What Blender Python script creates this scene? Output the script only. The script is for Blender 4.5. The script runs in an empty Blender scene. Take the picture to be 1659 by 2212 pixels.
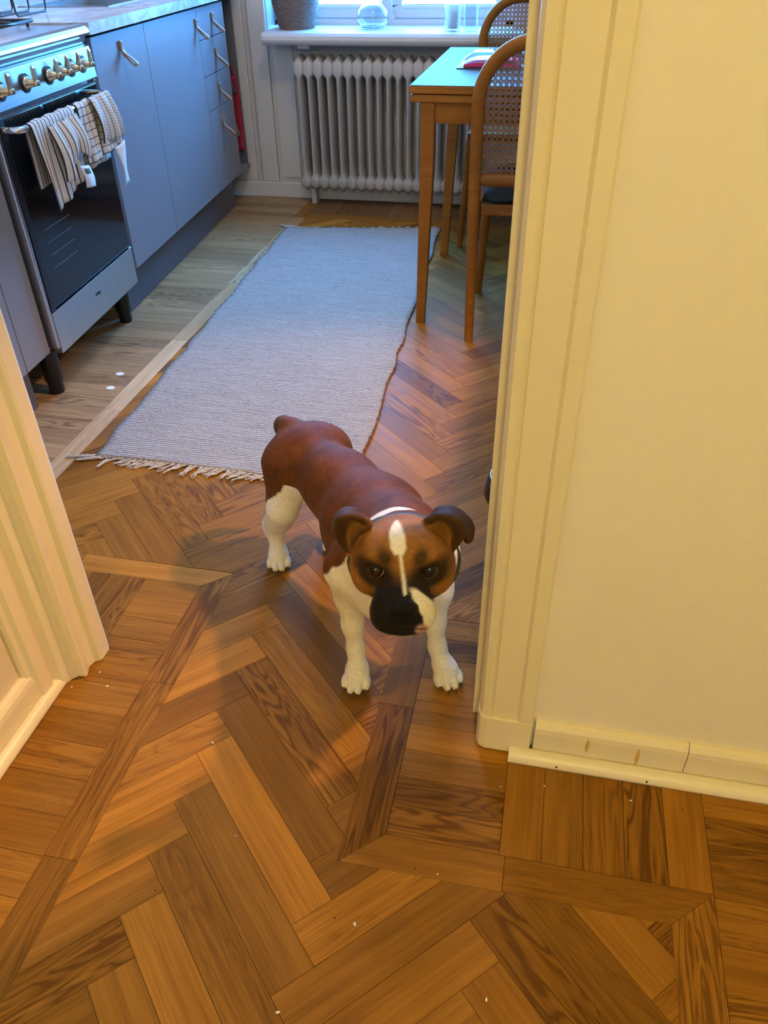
import bpy, bmesh, math, random
import numpy as np
from mathutils import Vector, Matrix

random.seed(7)
S = bpy.context.scene
COL = S.collection
PI = math.pi
R_ = math.radians

# ------------------------------------------------------------------ camera
CAM_POS = (0.0, 0.0, 1.14)
PITCH, YAW, ROLL, FPX = 0.64274, 0.217946, 0.019705, 1704.66
cd = bpy.data.cameras.new('camera')
cam = bpy.data.objects.new('camera', cd)
COL.objects.link(cam)
_f = Vector((-math.sin(YAW) * math.cos(PITCH), math.cos(YAW) * math.cos(PITCH), -math.sin(PITCH)))
_r = Vector((math.cos(YAW), math.sin(YAW), 0))
_d = _f.cross(_r)
_r2 = _r * math.cos(ROLL) + _d * math.sin(ROLL)
_d2 = _d * math.cos(ROLL) - _r * math.sin(ROLL)
cam.matrix_world = Matrix(((_r2.x, -_d2.x, -_f.x, CAM_POS[0]), (_r2.y, -_d2.y, -_f.y, CAM_POS[1]),
                           (_r2.z, -_d2.z, -_f.z, CAM_POS[2]), (0, 0, 0, 1)))
cd.sensor_fit = 'HORIZONTAL'
cd.sensor_width = 36.0
cd.lens = FPX / 1659.0 * 36.0
cd.clip_start = 0.02
S.camera = cam

# ------------------------------------------------------------------ world, lamps, exposure
S.view_settings.view_transform = 'Standard'
S.view_settings.look = 'None'
S.view_settings.gamma = 1.0
S.view_settings.use_curve_mapping = False
S.view_settings.exposure = 0.0

W = bpy.data.worlds.new('sky')
S.world = W
W.use_nodes = True
wb = W.node_tree.nodes['Background']
wb.inputs[0].default_value = (0.08, 0.38, 1.0, 1)      # blue dusk sky
wb.inputs[1].default_value = 54.0

def lamp(name, loc, energy, color, radius):
    l = bpy.data.lights.new(name, 'POINT')
    l.energy = energy; l.color = color; l.shadow_soft_size = radius
    o = bpy.data.objects.new(name, l); COL.objects.link(o); o.location = loc
    return o
lamp('hall_ceiling_light', (0.30, -1.48, 1.98), 51.0, (1.0, 0.88, 0.36), 0.10)
lamp('kitchen_ceiling_light', (-0.50, 2.25, 2.45), 32.0, (1.0, 0.72, 0.42), 0.09)
# shaded lamp on the kitchen side of the doorway wall, throwing its cone across the doorway floor
sl_ = bpy.data.lights.new('kitchen_shaded_light', 'SPOT'); sl_.energy = 175.0; sl_.color = (1.0, 0.56, 0.27); sl_.shadow_soft_size = 0.05
sl_.spot_size = R_(60); sl_.spot_blend = .5
so_ = bpy.data.objects.new('kitchen_shaded_light', sl_); COL.objects.link(so_)
so_.location = (0.75, 1.75, 1.95); so_.rotation_mode = 'QUATERNION'
so_.rotation_quaternion = (Vector((-0.27, 1.46, 0)) - Vector((0.75, 1.75, 1.95))).to_track_quat('-Z', 'Y')
lamp('under_cabinet_light', (-1.86, 2.62, 1.45), 5.0, (1.0, 0.66, 0.34), 0.05)
# sampling portal in the window opening (guides the sky light, emits nothing itself)
pl_ = bpy.data.lights.new('window_portal', 'AREA'); pl_.shape = 'RECTANGLE'; pl_.size = 1.14; pl_.size_y = 1.42
pl_.cycles.is_portal = True
po = bpy.data.objects.new('window_portal', pl_); COL.objects.link(po)
po.location = (-0.848, 4.34, 1.42); po.rotation_euler = (R_(-90), 0, 0)

# ------------------------------------------------------------------ mesh helpers
class MB:
    def __init__(s): s.v = []; s.f = []; s.sm = []
    def add(s, v, f, smooth=False):
        n = len(s.v); s.v += [tuple(p) for p in v]
        for q in f: s.f.append(tuple(i + n for i in q)); s.sm.append(smooth)
        return s
    def box(s, x0, x1, y0, y1, z0, z1):
        v = [(x0, y0, z0), (x1, y0, z0), (x1, y1, z0), (x0, y1, z0), (x0, y0, z1), (x1, y0, z1), (x1, y1, z1), (x0, y1, z1)]
        return s.add(v, [(0, 3, 2, 1), (4, 5, 6, 7), (0, 1, 5, 4), (1, 2, 6, 5), (2, 3, 7, 6), (3, 0, 4, 7)])
    def bar(s, a, b, w, h, up=(0, 0, 1)):
        a = Vector(a); b = Vector(b); d = (b - a).normalized(); u = Vector(up)
        if abs(d.dot(u)) > .99: u = Vector((1, 0, 0))
        r = d.cross(u).normalized(); u = r.cross(d)
        v = []
        for p in (a, b):
            for sx, sy in ((-1, -1), (1, -1), (1, 1), (-1, 1)): v.append(p + r * (sx * w / 2) + u * (sy * h / 2))
        return s.add(v, [(3, 2, 1, 0), (4, 5, 6, 7), (0, 1, 5, 4), (1, 2, 6, 5), (2, 3, 7, 6), (3, 0, 4, 7)])
    def prism(s, poly, z0, z1, axis='z', smooth=False):
        n = len(poly)
        def m(p, z):
            if axis == 'z': return (p[0], p[1], z)
            if axis == 'y': return (p[0], z, p[1])
            return (z, p[0], p[1])
        v = [m(p, z0) for p in poly] + [m(p, z1) for p in poly]
        f = [(i, (i + 1) % n, n + (i + 1) % n, n + i) for i in range(n)]
        s.add(v, f, smooth)
        return s.add(v, [tuple(range(n - 1, -1, -1)), tuple(range(n, 2 * n))])
    def tube(s, pts, rad, n=10, cap=True, closed=False, up=None):
        pts = [Vector(p) for p in pts]; m = len(pts)
        rads = rad if isinstance(rad, (list, tuple)) else [rad] * m
        prev = None; v = []
        for i in range(m):
            if closed: t = (pts[(i + 1) % m] - pts[i - 1]).normalized()
            else: t = (pts[min(i + 1, m - 1)] - pts[max(i - 1, 0)]).normalized()
            if prev is None:
                u = Vector(up) if up else (Vector((0, 0, 1)) if abs(t.z) < .9 else Vector((1, 0, 0)))
                prev = (u - t * u.dot(t)).normalized()
            else:
                prev = (prev - t * prev.dot(t)).normalized()
            b = t.cross(prev)
            for k in range(n):
                a = 2 * PI * k / n
                v.append(pts[i] + (prev * math.cos(a) + b * math.sin(a)) * rads[i])
        f = []
        for i in range(m if closed else m - 1):
            j = (i + 1) % m
            for k in range(n):
                f.append((i * n + k, i * n + (k + 1) % n, j * n + (k + 1) % n, j * n + k))
        s.add(v, f, True)
        if cap and not closed:
            s.add(v[:n], [tuple(range(n - 1, -1, -1))]); s.add(v[-n:], [tuple(range(n))])
        return s
    def lathe(s, prof, n=32, c=(0, 0, 0), close=False, smooth=True):
        v = []; f = []; m = len(prof)
        for (r, z) in prof:
            for k in range(n):
                a = 2 * PI * k / n; v.append((c[0] + r * math.cos(a), c[1] + r * math.sin(a), c[2] + z))
        for i in range(m if close else m - 1):
            j = (i + 1) % m
            for k in range(n): f.append((i * n + k, i * n + (k + 1) % n, j * n + (k + 1) % n, j * n + k))
        s.add(v, f, smooth)
        if not close:
            if prof[0][0] > 1e-6: s.add(v[:n], [tuple(range(n - 1, -1, -1))])
            if prof[-1][0] > 1e-6: s.add(v[-n:], [tuple(range(n))])
        return s
    def sheet(s, fn, nu, nv, th):
        """thick sheet; fn(u,v)->point; records uv"""
        P = np.array([[fn(i / nu, j / nv) for j in range(nv + 1)] for i in range(nu + 1)], float)
        du = np.gradient(P, axis=0); dv = np.gradient(P, axis=1)
        nn = np.cross(du, dv); nn /= np.maximum(np.linalg.norm(nn, axis=2, keepdims=True), 1e-9)
        A = P + nn * th / 2; B = P - nn * th / 2
        W_ = nv + 1; N_ = (nu + 1) * W_
        v = [tuple(p) for p in A.reshape(-1, 3)] + [tuple(p) for p in B.reshape(-1, 3)]
        f = []
        for i in range(nu):
            for j in range(nv):
                a = i * W_ + j
                f.append((a, a + W_, a + W_ + 1, a + 1)); f.append((N_ + a, N_ + a + 1, N_ + a + W_ + 1, N_ + a + W_))
        for i in range(nu):
            for j, fl in ((0, 0), (nv, 1)):
                a = i * W_ + j; b = a + W_
                f.append((a, N_ + a, N_ + b, b) if not fl else (a, b, N_ + b, N_ + a))
        for j in range(nv):
            for i, fl in ((0, 0), (nu, 1)):
                a = i * W_ + j; b = a + 1
                f.append((a, b, N_ + b, N_ + a) if not fl else (a, N_ + a, N_ + b, b))
        base = len(s.v)
        s.add(v, f, True)
        if not hasattr(s, 'uv'): s.uv = {}
        for i in range(nu + 1):
            for j in range(nv + 1):
                for off in (0, N_): s.uv[base + off + i * W_ + j] = (i / nu, j / nv)
        return s
    def mesh(s, name, bevel=0.0, seg=2, merge=False):
        me = bpy.data.meshes.new(name)
        me.from_pydata(s.v, [], s.f)
        me.polygons.foreach_set('use_smooth', s.sm)
        if hasattr(s, 'uv'):
            uvl = me.uv_layers.new(name='uv')
            for l in me.loops: uvl.data[l.index].uv = s.uv.get(l.vertex_index, (0, 0))
        if bevel > 0 or merge:
            bm = bmesh.new(); bm.from_mesh(me)
            bmesh.ops.remove_doubles(bm, verts=bm.verts, dist=1e-5)
            bmesh.ops.recalc_face_normals(bm, faces=bm.faces)
            if bevel > 0:
                ed = [e for e in bm.edges if len(e.link_faces) == 2 and e.calc_face_angle(0) > R_(35)]
                bmesh.ops.bevel(bm, geom=ed, offset=bevel, segments=seg, profile=.5, affect='EDGES', clamp_overlap=True)
            bm.to_mesh(me); bm.free()
        me.update()
        return me

def link(name, me, m, parent=None, loc=None, rz=None):
    o = bpy.data.objects.new(name, me); COL.objects.link(o)
    if m is not None and not o.data.materials: o.data.materials.append(m)
    if parent is not None: o.parent = parent
    if loc is not None: o.location = loc
    if rz is not None: o.rotation_euler = (0, 0, rz)
    return o
def part(name, mb, m, parent, bevel=0.0, seg=2, loc=None, rz=None, label=None):
    o = link(name, mb.mesh(name, bevel, seg), m, parent, loc, rz)
    if label: o['label'] = label
    return o
def tag(o, label, cat, group=None):
    o['label'] = label; o['category'] = cat
    if group: o['group'] = group
    return o
def empty(name, loc=(0, 0, 0), rz=0.0):
    o = bpy.data.objects.new(name, None); COL.objects.link(o)
    o.location = loc; o.rotation_euler = (0, 0, rz); o.empty_display_size = .05
    return o
def struct(o, label=None, cat=None):
    o['kind'] = 'structure'
    if label: o['label'] = label
    if cat: o['category'] = cat
    return o

# ------------------------------------------------------------------ materials
class NT:
    def __init__(s, name):
        s.m = bpy.data.materials.new(name); s.m.use_nodes = True
        s.t = s.m.node_tree; s.b = s.t.nodes['Principled BSDF']; s.o = s.t.nodes['Material Output']
    def n(s, typ, **kw):
        nd = s.t.nodes.new(typ)
        for k, v in kw.items():
            if k.startswith('_'): setattr(nd, k[1:], v)
        return nd
    def l(s, a, b): s.t.links.new(a, b)
    def set(s, nd, **kw):
        for k, v in kw.items():
            k = k.replace('_', ' ')
            nd.inputs[k].default_value = v
        return nd
    def math(s, op, a, b=None, c=None, clamp=False):
        nd = s.t.nodes.new('ShaderNodeMath'); nd.operation = op; nd.use_clamp = clamp
        for i, x in enumerate((a, b, c)):
            if x is None: continue
            if hasattr(x, 'is_linked') or isinstance(x, bpy.types.NodeSocket): s.l(x, nd.inputs[i])
            else: nd.inputs[i].default_value = x
        return nd.outputs[0]
    def mix(s, fac, a, b, mode='MIX'):
        nd = s.t.nodes.new('ShaderNodeMix'); nd.data_type = 'RGBA'; nd.blend_type = mode
        for i, x in ((0, fac), (6, a), (7, b)):
            if isinstance(x, bpy.types.NodeSocket): s.l(x, nd.inputs[i])
            else: nd.inputs[i].default_value = (x if i == 0 else (tuple(x) + (1,) if len(x) == 3 else x))
        return nd.outputs[2]
    def ramp(s, fac, stops):
        nd = s.t.nodes.new('ShaderNodeValToRGB'); s.l(fac, nd.inputs[0])
        el = nd.color_ramp.elements
        while len(el) < len(stops): el.new(.5)
        for e, (p, c) in zip(el, stops):
            e.position = p; e.color = tuple(c) + (1,) if len(c) == 3 else c
        return nd.outputs[0]
    def noise(s, vec, scale, detail=4, rough=.55, dist=0.0):
        nd = s.t.nodes.new('ShaderNodeTexNoise')
        if vec is not None: s.l(vec, nd.inputs['Vector'])
        s.set(nd, Scale=scale, Detail=detail, Roughness=rough, Distortion=dist)
        return nd.outputs[0]
    def coord(s, which='Object'):
        return s.t.nodes.new('ShaderNodeTexCoord').outputs[which]
    def map(s, vec, scale=(1, 1, 1), loc=(0, 0, 0), rot=(0, 0, 0)):
        nd = s.t.nodes.new('ShaderNodeMapping'); s.l(vec, nd.inputs[0])
        nd.inputs['Scale'].default_value = scale; nd.inputs['Location'].default_value = loc; nd.inputs['Rotation'].default_value = rot
        return nd.outputs[0]
    def bump(s, h, strength=.3, dist=.001):
        nd = s.t.nodes.new('ShaderNodeBump'); s.l(h, nd.inputs['Height'])
        nd.inputs['Strength'].default_value = strength; nd.inputs['Distance'].default_value = dist
        s.l(nd.outputs[0], s.b.inputs['Normal']); return nd
    def col(s, x):
        if isinstance(x, bpy.types.NodeSocket): s.l(x, s.b.inputs['Base Color'])
        else: s.b.inputs['Base Color'].default_value = tuple(x) + (1,)
    def p(s, **kw):
        for k, v in kw.items(): s.b.inputs[k.replace('_', ' ')].default_value = v
        return s

def plain(name, c, rough=.5, metal=0.0, spec=.5, noise=0.0, nscale=30, bump=0.0, bscale=200, bdist=.0006, **kw):
    n = NT(name); n.p(Roughness=rough, Metallic=metal, Specular_IOR_Level=spec, **kw)
    if noise:
        f = n.noise(n.coord(), nscale, 5)
        n.col(n.mix(f, tuple(x * (1 - noise) for x in c), tuple(min(1, x * (1 + noise)) for x in c)))
    else: n.col(c)
    if bump: n.bump(n.noise(n.coord(), bscale, 4), bump, bdist)
    return n.m

def oak(name, use_obj=True, base=(.36, .17, .05), rough=.34, contrast=1.0, gscale=1.0):
    n = NT(name)
    oi = n.t.nodes.new('ShaderNodeObjectInfo')
    co = n.coord()
    off = n.t.nodes.new('ShaderNodeVectorMath'); off.operation = 'SCALE'
    off.inputs[0].default_value = (37.0, 19.0, 23.0); n.l(oi.outputs['Random'], off.inputs['Scale'])
    ad = n.t.nodes.new('ShaderNodeVectorMath'); ad.operation = 'ADD'; n.l(co, ad.inputs[0]); n.l(off.outputs[0], ad.inputs[1])
    v = ad.outputs[0]
    # broad cathedral figure: distorted bands running along x
    w1 = n.noise(n.map(v, (2.0 * gscale, 19 * gscale, 19 * gscale)), 1.0, 3, .5, 1.0)
    bands = n.math('FRACT', n.math('MULTIPLY', w1, 13.0))
    tri = n.math('ABSOLUTE', n.math('SUBTRACT', n.math('MULTIPLY', bands, 2.0), 1.0))
    amp = n.math('MULTIPLY', n.math('POWER', oi.outputs['Random'], 3.0), .60)
    fig = n.math('MULTIPLY', n.math('POWER', tri, 2.2), amp)
    fine = n.noise(n.map(v, (6 * gscale, 260 * gscale, 260 * gscale)), 1.0, 4, .65)
    mid = n.noise(n.map(v, (3 * gscale, 55 * gscale, 55 * gscale)), 1.0, 4, .6)
    big = n.noise(n.map(v, (3, 6, 6)), 1.0, 3)
    t = n.math('ADD', n.math('MULTIPLY', fine, .50 * contrast), n.math('MULTIPLY', mid, .62 * contrast))
    t = n.math('ADD', t, n.math('MULTIPLY', big, .30))
    t = n.math('SUBTRACT', t, n.math('MULTIPLY', fig, contrast))
    t = n.math('MULTIPLY_ADD', t, 1.7, -.72, clamp=True)
    if use_obj: bc = oi.outputs['Color']
    else:
        rgb = n.t.nodes.new('ShaderNodeRGB'); rgb.outputs[0].default_value = tuple(base) + (1,); bc = rgb.outputs[0]
    dark = n.mix(1.0, bc, (.46, .40, .34), 'MULTIPLY'); lite = n.mix(1.0, bc, (1.18, 1.16, 1.12), 'MULTIPLY')
    n.col(n.mix(t, dark, lite))
    rr = n.math('MULTIPLY_ADD', mid, .20, rough - .10)
    n.l(rr, n.b.inputs['Roughness'])
    n.p(Specular_IOR_Level=.09)
    n.bump(n.math('ADD', fine, n.math('MULTIPLY', tri, .3)), .12, .0006)
    return n.m

M = {}
M['oak'] = oak('oak_floor', rough=.47, contrast=1.12)
M['slab'] = plain('floor_joint', (.035, .018, .008), .7)
M['paint_wall'] = plain('hall_wallpaper', (.86, .76, .60), .62, noise=.03, nscale=6, bump=.5, bscale=170, bdist=.0009)
M['paint_trim'] = plain('cream_gloss_paint', (.82, .70, .47), .36, noise=.03, nscale=9, bump=.30, bscale=45, bdist=.0012)
M['paint_panel'] = plain('cream_panel_paint', (.72, .60, .42), .45, noise=.03, nscale=7, bump=.15, bscale=60)
M['kit_wall'] = plain('kitchen_wall_paint', (.52, .50, .49), .6, noise=.04, nscale=5, bump=.2, bscale=120)
M['kit_white'] = plain('kitchen_white_gloss', (.58, .56, .53), .4, noise=.03, nscale=8, bump=.15, bscale=60)
M['ceil'] = plain('ceiling_white', (.75, .72, .66), .7)
M['grey_front'] = plain('grey_cabinet_front', (.21, .205, .215), .42, noise=.03, nscale=4)
M['grey_plinth'] = plain('grey_plinth', (.10, .10, .11), .45)
M['grey_side'] = plain('grey_side_panel', (.10, .105, .115), .5)
M['dark_gap'] = plain('dark_gap', (.008, .008, .01), .6)
M['steel'] = plain('brushed_steel', (.56, .56, .56), .30, 1.0, noise=.06, nscale=25, bump=.06, bscale=300)
M['chrome'] = plain('chrome', (.72, .72, .72), .14, 1.0)
M['brass'] = plain('nickel_knob', (.62, .52, .36), .22, 1.0)
M['black'] = plain('black_plastic', (.008, .008, .009), .38)
M['black_wire'] = plain('black_wire', (.012, .012, .014), .35)
M['black_glass'] = plain('oven_glass', (.006, .007, .008), .08, 0, .5)
M['leather'] = plain('tan_leather', (.31, .18, .12), .45, noise=.2, nscale=60, bump=.3, bscale=400)
M['white_glaze'] = plain('radiator_enamel', (.44, .41, .37), .4, noise=.05, nscale=14)
M['table_grey'] = plain('grey_laminate', (.095, .098, .095), .5, 0, .05, noise=.03, nscale=10)
M['honey'] = oak('honey_wood', False, (.60, .25, .045), .38, .55, .8)
M['honey2'] = oak('golden_wood', False, (.48, .22, .06), .38, .5, .8)
M['cane'] = plain('cane_webbing', (.27, .125, .04), .55, noise=.15, nscale=60)
M['cushion'] = plain('dark_denim', (.022, .030, .032), .9, noise=.5, nscale=60, bump=.4, bscale=300)
M['red_bag'] = plain('red_fabric', (.30, .010, .03), .7, noise=.25, nscale=14)
M['bag_green'] = plain('dark_green_print', (.06, .08, .06), .7)
M['bag_beige'] = plain('faded_beige_print', (.24, .16, .12), .7)
M['candle'] = plain('white_wax', (.85, .82, .76), .5, Subsurface_Weight=.2, Subsurface_Radius=(.01, .008, .006))
M['pink'] = plain('pink_contents', (.75, .04, .16), .35)
M['bowl_black'] = plain('black_enamel', (.012, .012, .013), .25)
M['crumb'] = plain('white_crumb', (.85, .80, .70), .7)
M['speck'] = plain('dark_speck', (.02, .012, .008), .7)
M['stain'] = plain('ochre_drip', (.62, .38, .08), .35)
M['sticker'] = plain('white_felt', (.75, .75, .76), .8)

def glass(name, c=(.9, .97, 1.0), rough=0.02):
    n = NT(name); n.p(Roughness=rough, Transmission_Weight=1.0, IOR=1.45); n.col(c); return n.m
M['glass'] = glass('clear_glass')
def pane_mat(name='window_pane', tint=(1, 1, 1), edge=.4):
    n = NT(name)
    t = n.n('ShaderNodeBsdfTransparent'); t.inputs[0].default_value = tuple(tint) + (1,); g = n.n('ShaderNodeBsdfGlossy'); g.inputs['Roughness'].default_value = .03
    fr = n.n('ShaderNodeLayerWeight'); fr.inputs[0].default_value = .5
    fac = n.math('MULTIPLY_ADD', n.math('POWER', fr.outputs['Facing'], 3.5), edge, .03, clamp=True)
    mx = n.n('ShaderNodeMixShader'); n.l(fac, mx.inputs[0]); n.l(t.outputs[0], mx.inputs[1]); n.l(g.outputs[0], mx.inputs[2])
    n.l(mx.outputs[0], n.o.inputs[0]); return n.m
M['pane'] = pane_mat()
M['thin_glass'] = pane_mat('thin_glass', (.93, .965, .98), .75)

def marble():
    n = NT('marble_top'); co = n.coord()
    v = n.noise(n.map(co, (3, 3, 3)), 1.6, 7, .6, 1.5)
    band = n.math('ABSOLUTE', n.math('SUBTRACT', v, .5))
    f = n.math('MULTIPLY', band, 9.0, clamp=True)
    n.col(n.mix(f, (.42, .40, .40), (.66, .63, .60))); n.p(Roughness=.2); return n.m
M['marble'] = marble()

def rug_mat():
    n = NT('woven_jute'); co = n.coord()
    rows = n.n('ShaderNodeTexWave', _wave_type='BANDS', _bands_direction='Y'); n.l(co, rows.inputs['Vector'])
    n.set(rows, Scale=34.0, Distortion=1.6, Detail=2.0, Detail_Scale=3.0)
    knots = n.noise(n.map(co, (190, 150, 1)), 1.0, 2, .6)
    streak = n.noise(n.map(co, (7, 120, 1)), 1.0, 4, .7)
    big = n.noise(n.map(co, (3, 9, 1)), 1.0, 3)
    t = n.math('ADD', n.math('MULTIPLY', rows.outputs['Fac'], .34), n.math('MULTIPLY', knots, .50))
    t = n.math('ADD', t, n.math('MULTIPLY', streak, .55))
    t = n.math('MULTIPLY_ADD', t, 1.5, -.42, clamp=True)
    c = n.ramp(t, [(0, (.05, .04, .035)), (.32, (.24, .21, .185)), (.62, (.44, .40, .37)), (1, (.60, .56, .52))])
    c = n.mix(n.math('MULTIPLY', big, .35), c, (.36, .31, .26))
    fk = n.noise(n.map(co, (38, 230, 1)), 1.0, 3, .6)
    c = n.mix(n.math('MULTIPLY', n.math('MULTIPLY_ADD', fk, 9.0, -5.4, clamp=True), .8), c, (.07, .055, .045))
    n.col(c); n.p(Roughness=.95, Specular_IOR_Level=.1)
    n.bump(n.math('ADD', rows.outputs['Fac'], knots), .9, .004)
    return n.m
M['rug'] = rug_mat()
M['rug_edge'] = plain('rug_selvedge', (.13, .08, .05), .9, noise=.4, nscale=90)
M['fringe'] = plain('rug_fringe', (.52, .46, .40), .95, noise=.2, nscale=120)

def towel_mat(name, kind):
    n = NT(name); uv = n.coord('UV'); sp = n.n('ShaderNodeSeparateXYZ'); n.l(uv, sp.inputs[0])
    def lines(sock, k, w, ph=0.0):
        fr = n.math('FRACT', n.math('ADD', n.math('MULTIPLY', sock, k), ph))
        return n.math('LESS_THAN', fr, w)
    a = lines(sp.outputs[0], 13.0 if kind == 's' else 8.0, .20 if kind == 's' else .10)
    if kind == 'c':
        b = lines(sp.outputs[1], 17.0, .10); a = n.math('MAXIMUM', a, b)
    nz = n.noise(n.coord(), 60, 4)
    base = n.mix(nz, (.62, .55, .46), (.74, .68, .60))
    n.col(n.mix(a, base, (.05, .035, .03))); n.p(Roughness=.9, Specular_IOR_Level=.1)
    n.bump(n.noise(n.coord(), 420, 3), .4, .0006)
    return n.m
M['towel_s'] = towel_mat('striped_towel', 's')
M['towel_c'] = towel_mat('checked_towel', 'c')

def wicker_mat():
    n = NT('dark_wicker'); co = n.coord()
    nz = n.noise(n.map(co, (40, 40, 120)), 1.0, 4)
    n.col(n.mix(nz, (.07, .045, .035), (.24, .18, .145))); n.p(Roughness=.6); return n.m
M['wicker'] = wicker_mat()

# ------------------------------------------------------------------ floor: oak parquet, every stave its own piece
floor = struct(link('floor', MB().box(-2.2, 1.75, -1.65, 4.12, -.06, -.006).mesh('floor'), M['slab']))
def clip(poly, axis, val, keep_less):
    out = []
    for i in range(len(poly)):
        p, q = poly[i], poly[(i + 1) % len(poly)]
        ip = (p[axis] <= val) if keep_less else (p[axis] >= val)
        iq = (q[axis] <= val) if keep_less else (q[axis] >= val)
        if ip: out.append(p)
        if ip != iq:
            t = (val - p[axis]) / (q[axis] - p[axis])
            out.append((p[0] + t * (q[0] - p[0]), p[1] + t * (q[1] - p[1])))
    return out
def clip_rect(poly, x0, x1, y0, y1):
    for ax, v, k in ((0, x0, False), (0, x1, True), (1, y0, False), (1, y1, True)):
        if len(poly) < 3: return []
        poly = clip(poly, ax, v, k)
    return poly
def area(p): return abs(sum(p[i][0] * p[(i + 1) % len(p)][1] - p[(i + 1) % len(p)][0] * p[i][1] for i in range(len(p)))) / 2
rp = random.Random(41)
def stave_color(kind=0):
    k = rp.random()
    b = rp.uniform(.80, 1.18)
    if k < .14: b *= .68
    elif k > .88: b *= 1.25
    h = rp.uniform(-.5, .5)
    return ((.312 * b) * (1 + .05 * h), .138 * b, .020 * b * (1 - .20 * h), 1)
NPL = [0]
REST = MB()          # staves out of sight behind walls, joined
def plank(polys, ang, color=None, gap=.0004):
    polys = [p for p in polys if len(p) >= 3 and area(p) > 2e-5]
    if not polys: return
    cx = sum(q[0] for q in polys[0]) / len(polys[0]); cy = sum(q[1] for q in polys[0]) / len(polys[0])
    if (cx > -.02 and cy > 1.16) or cy < .20 or (cx < -1.25 and cy < 1.45) or cx > .62:
        a4 = math.cos(PI / 4)
        for p in polys:
            if sum(p[i][0] * p[(i + 1) % len(p)][1] - p[(i + 1) % len(p)][0] * p[i][1] for i in range(len(p))) < 0: p = p[::-1]
            REST.prism([((x + y) * a4, (y - x) * a4) for x, y in p], -.012, -.0001)
        return
    ca, sa = math.cos(-ang), math.sin(-ang)
    mb = MB(); z1 = rp.uniform(-.00025, .0)
    for p in polys:
        if sum(p[i][0] * p[(i + 1) % len(p)][1] - p[(i + 1) % len(p)][0] * p[i][1] for i in range(len(p))) < 0: p = p[::-1]
        mb.prism([((x - cx) * ca - (y - cy) * sa, (x - cx) * sa + (y - cy) * ca) for x, y in p], -.012, z1)
    o = link('oak_stave', mb.mesh('oak_stave'), M['oak'], floor, (cx, cy, 0), ang)
    o.color = color or stave_color()
    NPL[0] += 1
    return o
SW, SL = .0668, .349        # stave width and length
rt2 = math.sqrt(2)
KX0, KX1, KY0, KY1 = -1.190, .30, 1.208, 3.74
REG = [(KX0, KX1, KY0, KY1), (-.606, -.218, .610, 1.208), (-.606, .269, .12, .610)]
# left corner of a down-right stave sits at X=-.505, Y=.561 (+ n * w*sqrt2)
X_OFF = -.505 - (SL - SW) / rt2
Y_OFF = .561 - (SL + SW) / rt2
g = .00035
for px_ in range(-4, 4):
    for k in range(-12, 60):
        u0 = k * SW; v0 = k * SW
        ox = X_OFF + px_ * rt2 * SL
        for typ in (0, 1):
            if typ == 0: q = (u0 + g, u0 + SL - g, v0 + g, v0 + SW - g)
            else: q = (u0 + SL + g, u0 + SL + SW - g, v0 - SL + SW + g, v0 + SW - g)
            pts = [(q[0], q[2]), (q[1], q[2]), (q[1], q[3]), (q[0], q[3])]
            poly = [(ox + (u - v) / rt2, Y_OFF + (u + v) / rt2) for u, v in pts]
            if max(p[1] for p in poly) < .1 or min(p[1] for p in poly) > 3.8: continue
            if max(p[0] for p in poly) < -1.3 or min(p[0] for p in poly) > .4: continue
            pcs = [clip_rect(poly, *r) for r in REG]
            plank(pcs, PI / 4 if typ == 0 else -PI / 4)
# border strips
def strip(poly, along):
    plank([poly], 0 if along == 'x' else PI / 2)
G = .0004
plank([[(-1.247 + G, 1.16), (-1.190 - G, 1.208), (-1.190 - G, 1.83 - G), (-1.247 + G, 1.83 - G)]], PI / 2, (.52, .37, .21, 1))  # pale strip by the cabinets; its colour also carries window sheen
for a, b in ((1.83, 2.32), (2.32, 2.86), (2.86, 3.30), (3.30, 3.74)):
    o = plank([[(-1.247 + G, a + G), (-1.190 - G, a + G), (-1.190 - G, b - G), (-1.247 + G, b - G)]], PI / 2, (.56, .41, .24, 1) if a in (1.83, 2.86) else (.46, .31, .16, 1))  # rest of that strip, window sheen mixed into the pale wood
strip([(-1.247, 1.154 + G), (-.96 - G, 1.154 + G), (-.96 - G, 1.208 - G), (-1.190, 1.208 - G)], 'x')
strip([(-.96 + G, 1.154 + G), (-.663, 1.154 + G), (-.606 - G, 1.206 - G), (-.96 + G, 1.208 - G)], 'x')
strip([(-.663 + G, .884 + G), (-.606 - G, .884 + G), (-.606 - G, 1.204), (-.663 + G, 1.152)], 'y')
strip([(-.663 + G, .530 + G), (-.606 - G, .530 + G), (-.606 - G, .884 - G), (-.663 + G, .884 - G)], 'y')
strip([(-.663 + G, .05), (-.606 - G, .05), (-.606 - G, .530 - G), (-.663 + G, .530 - G)], 'y')
strip([(-.218 + G, .918 + G), (-.155 - G, .918 + G), (-.155 - G, 1.152), (-.218 + G, 1.206)], 'y')
strip([(-.218 + G, .607), (-.155 - G, .668), (-.155 - G, .918 - G), (-.218 + G, .918 - G)], 'y')
strip([(-.155, 1.154 + G), (.30, 1.154 + G), (.30, 1.208 - G), (-.216, 1.208 - G)], 'x')
strip([(-.216, .610 + G), (.030 - G, .610 + G), (.030 - G, .667 - G), (-.155, .667 - G)], 'x')
strip([(.030 + G, .610 + G), (.269, .610 + G), (.332, .667 - G), (.030 + G, .667 - G)], 'x')
strip([(.269 + G, .12), (.332 - G, .12), (.332 - G, .666), (.269 + G, .610)], 'y')
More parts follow.
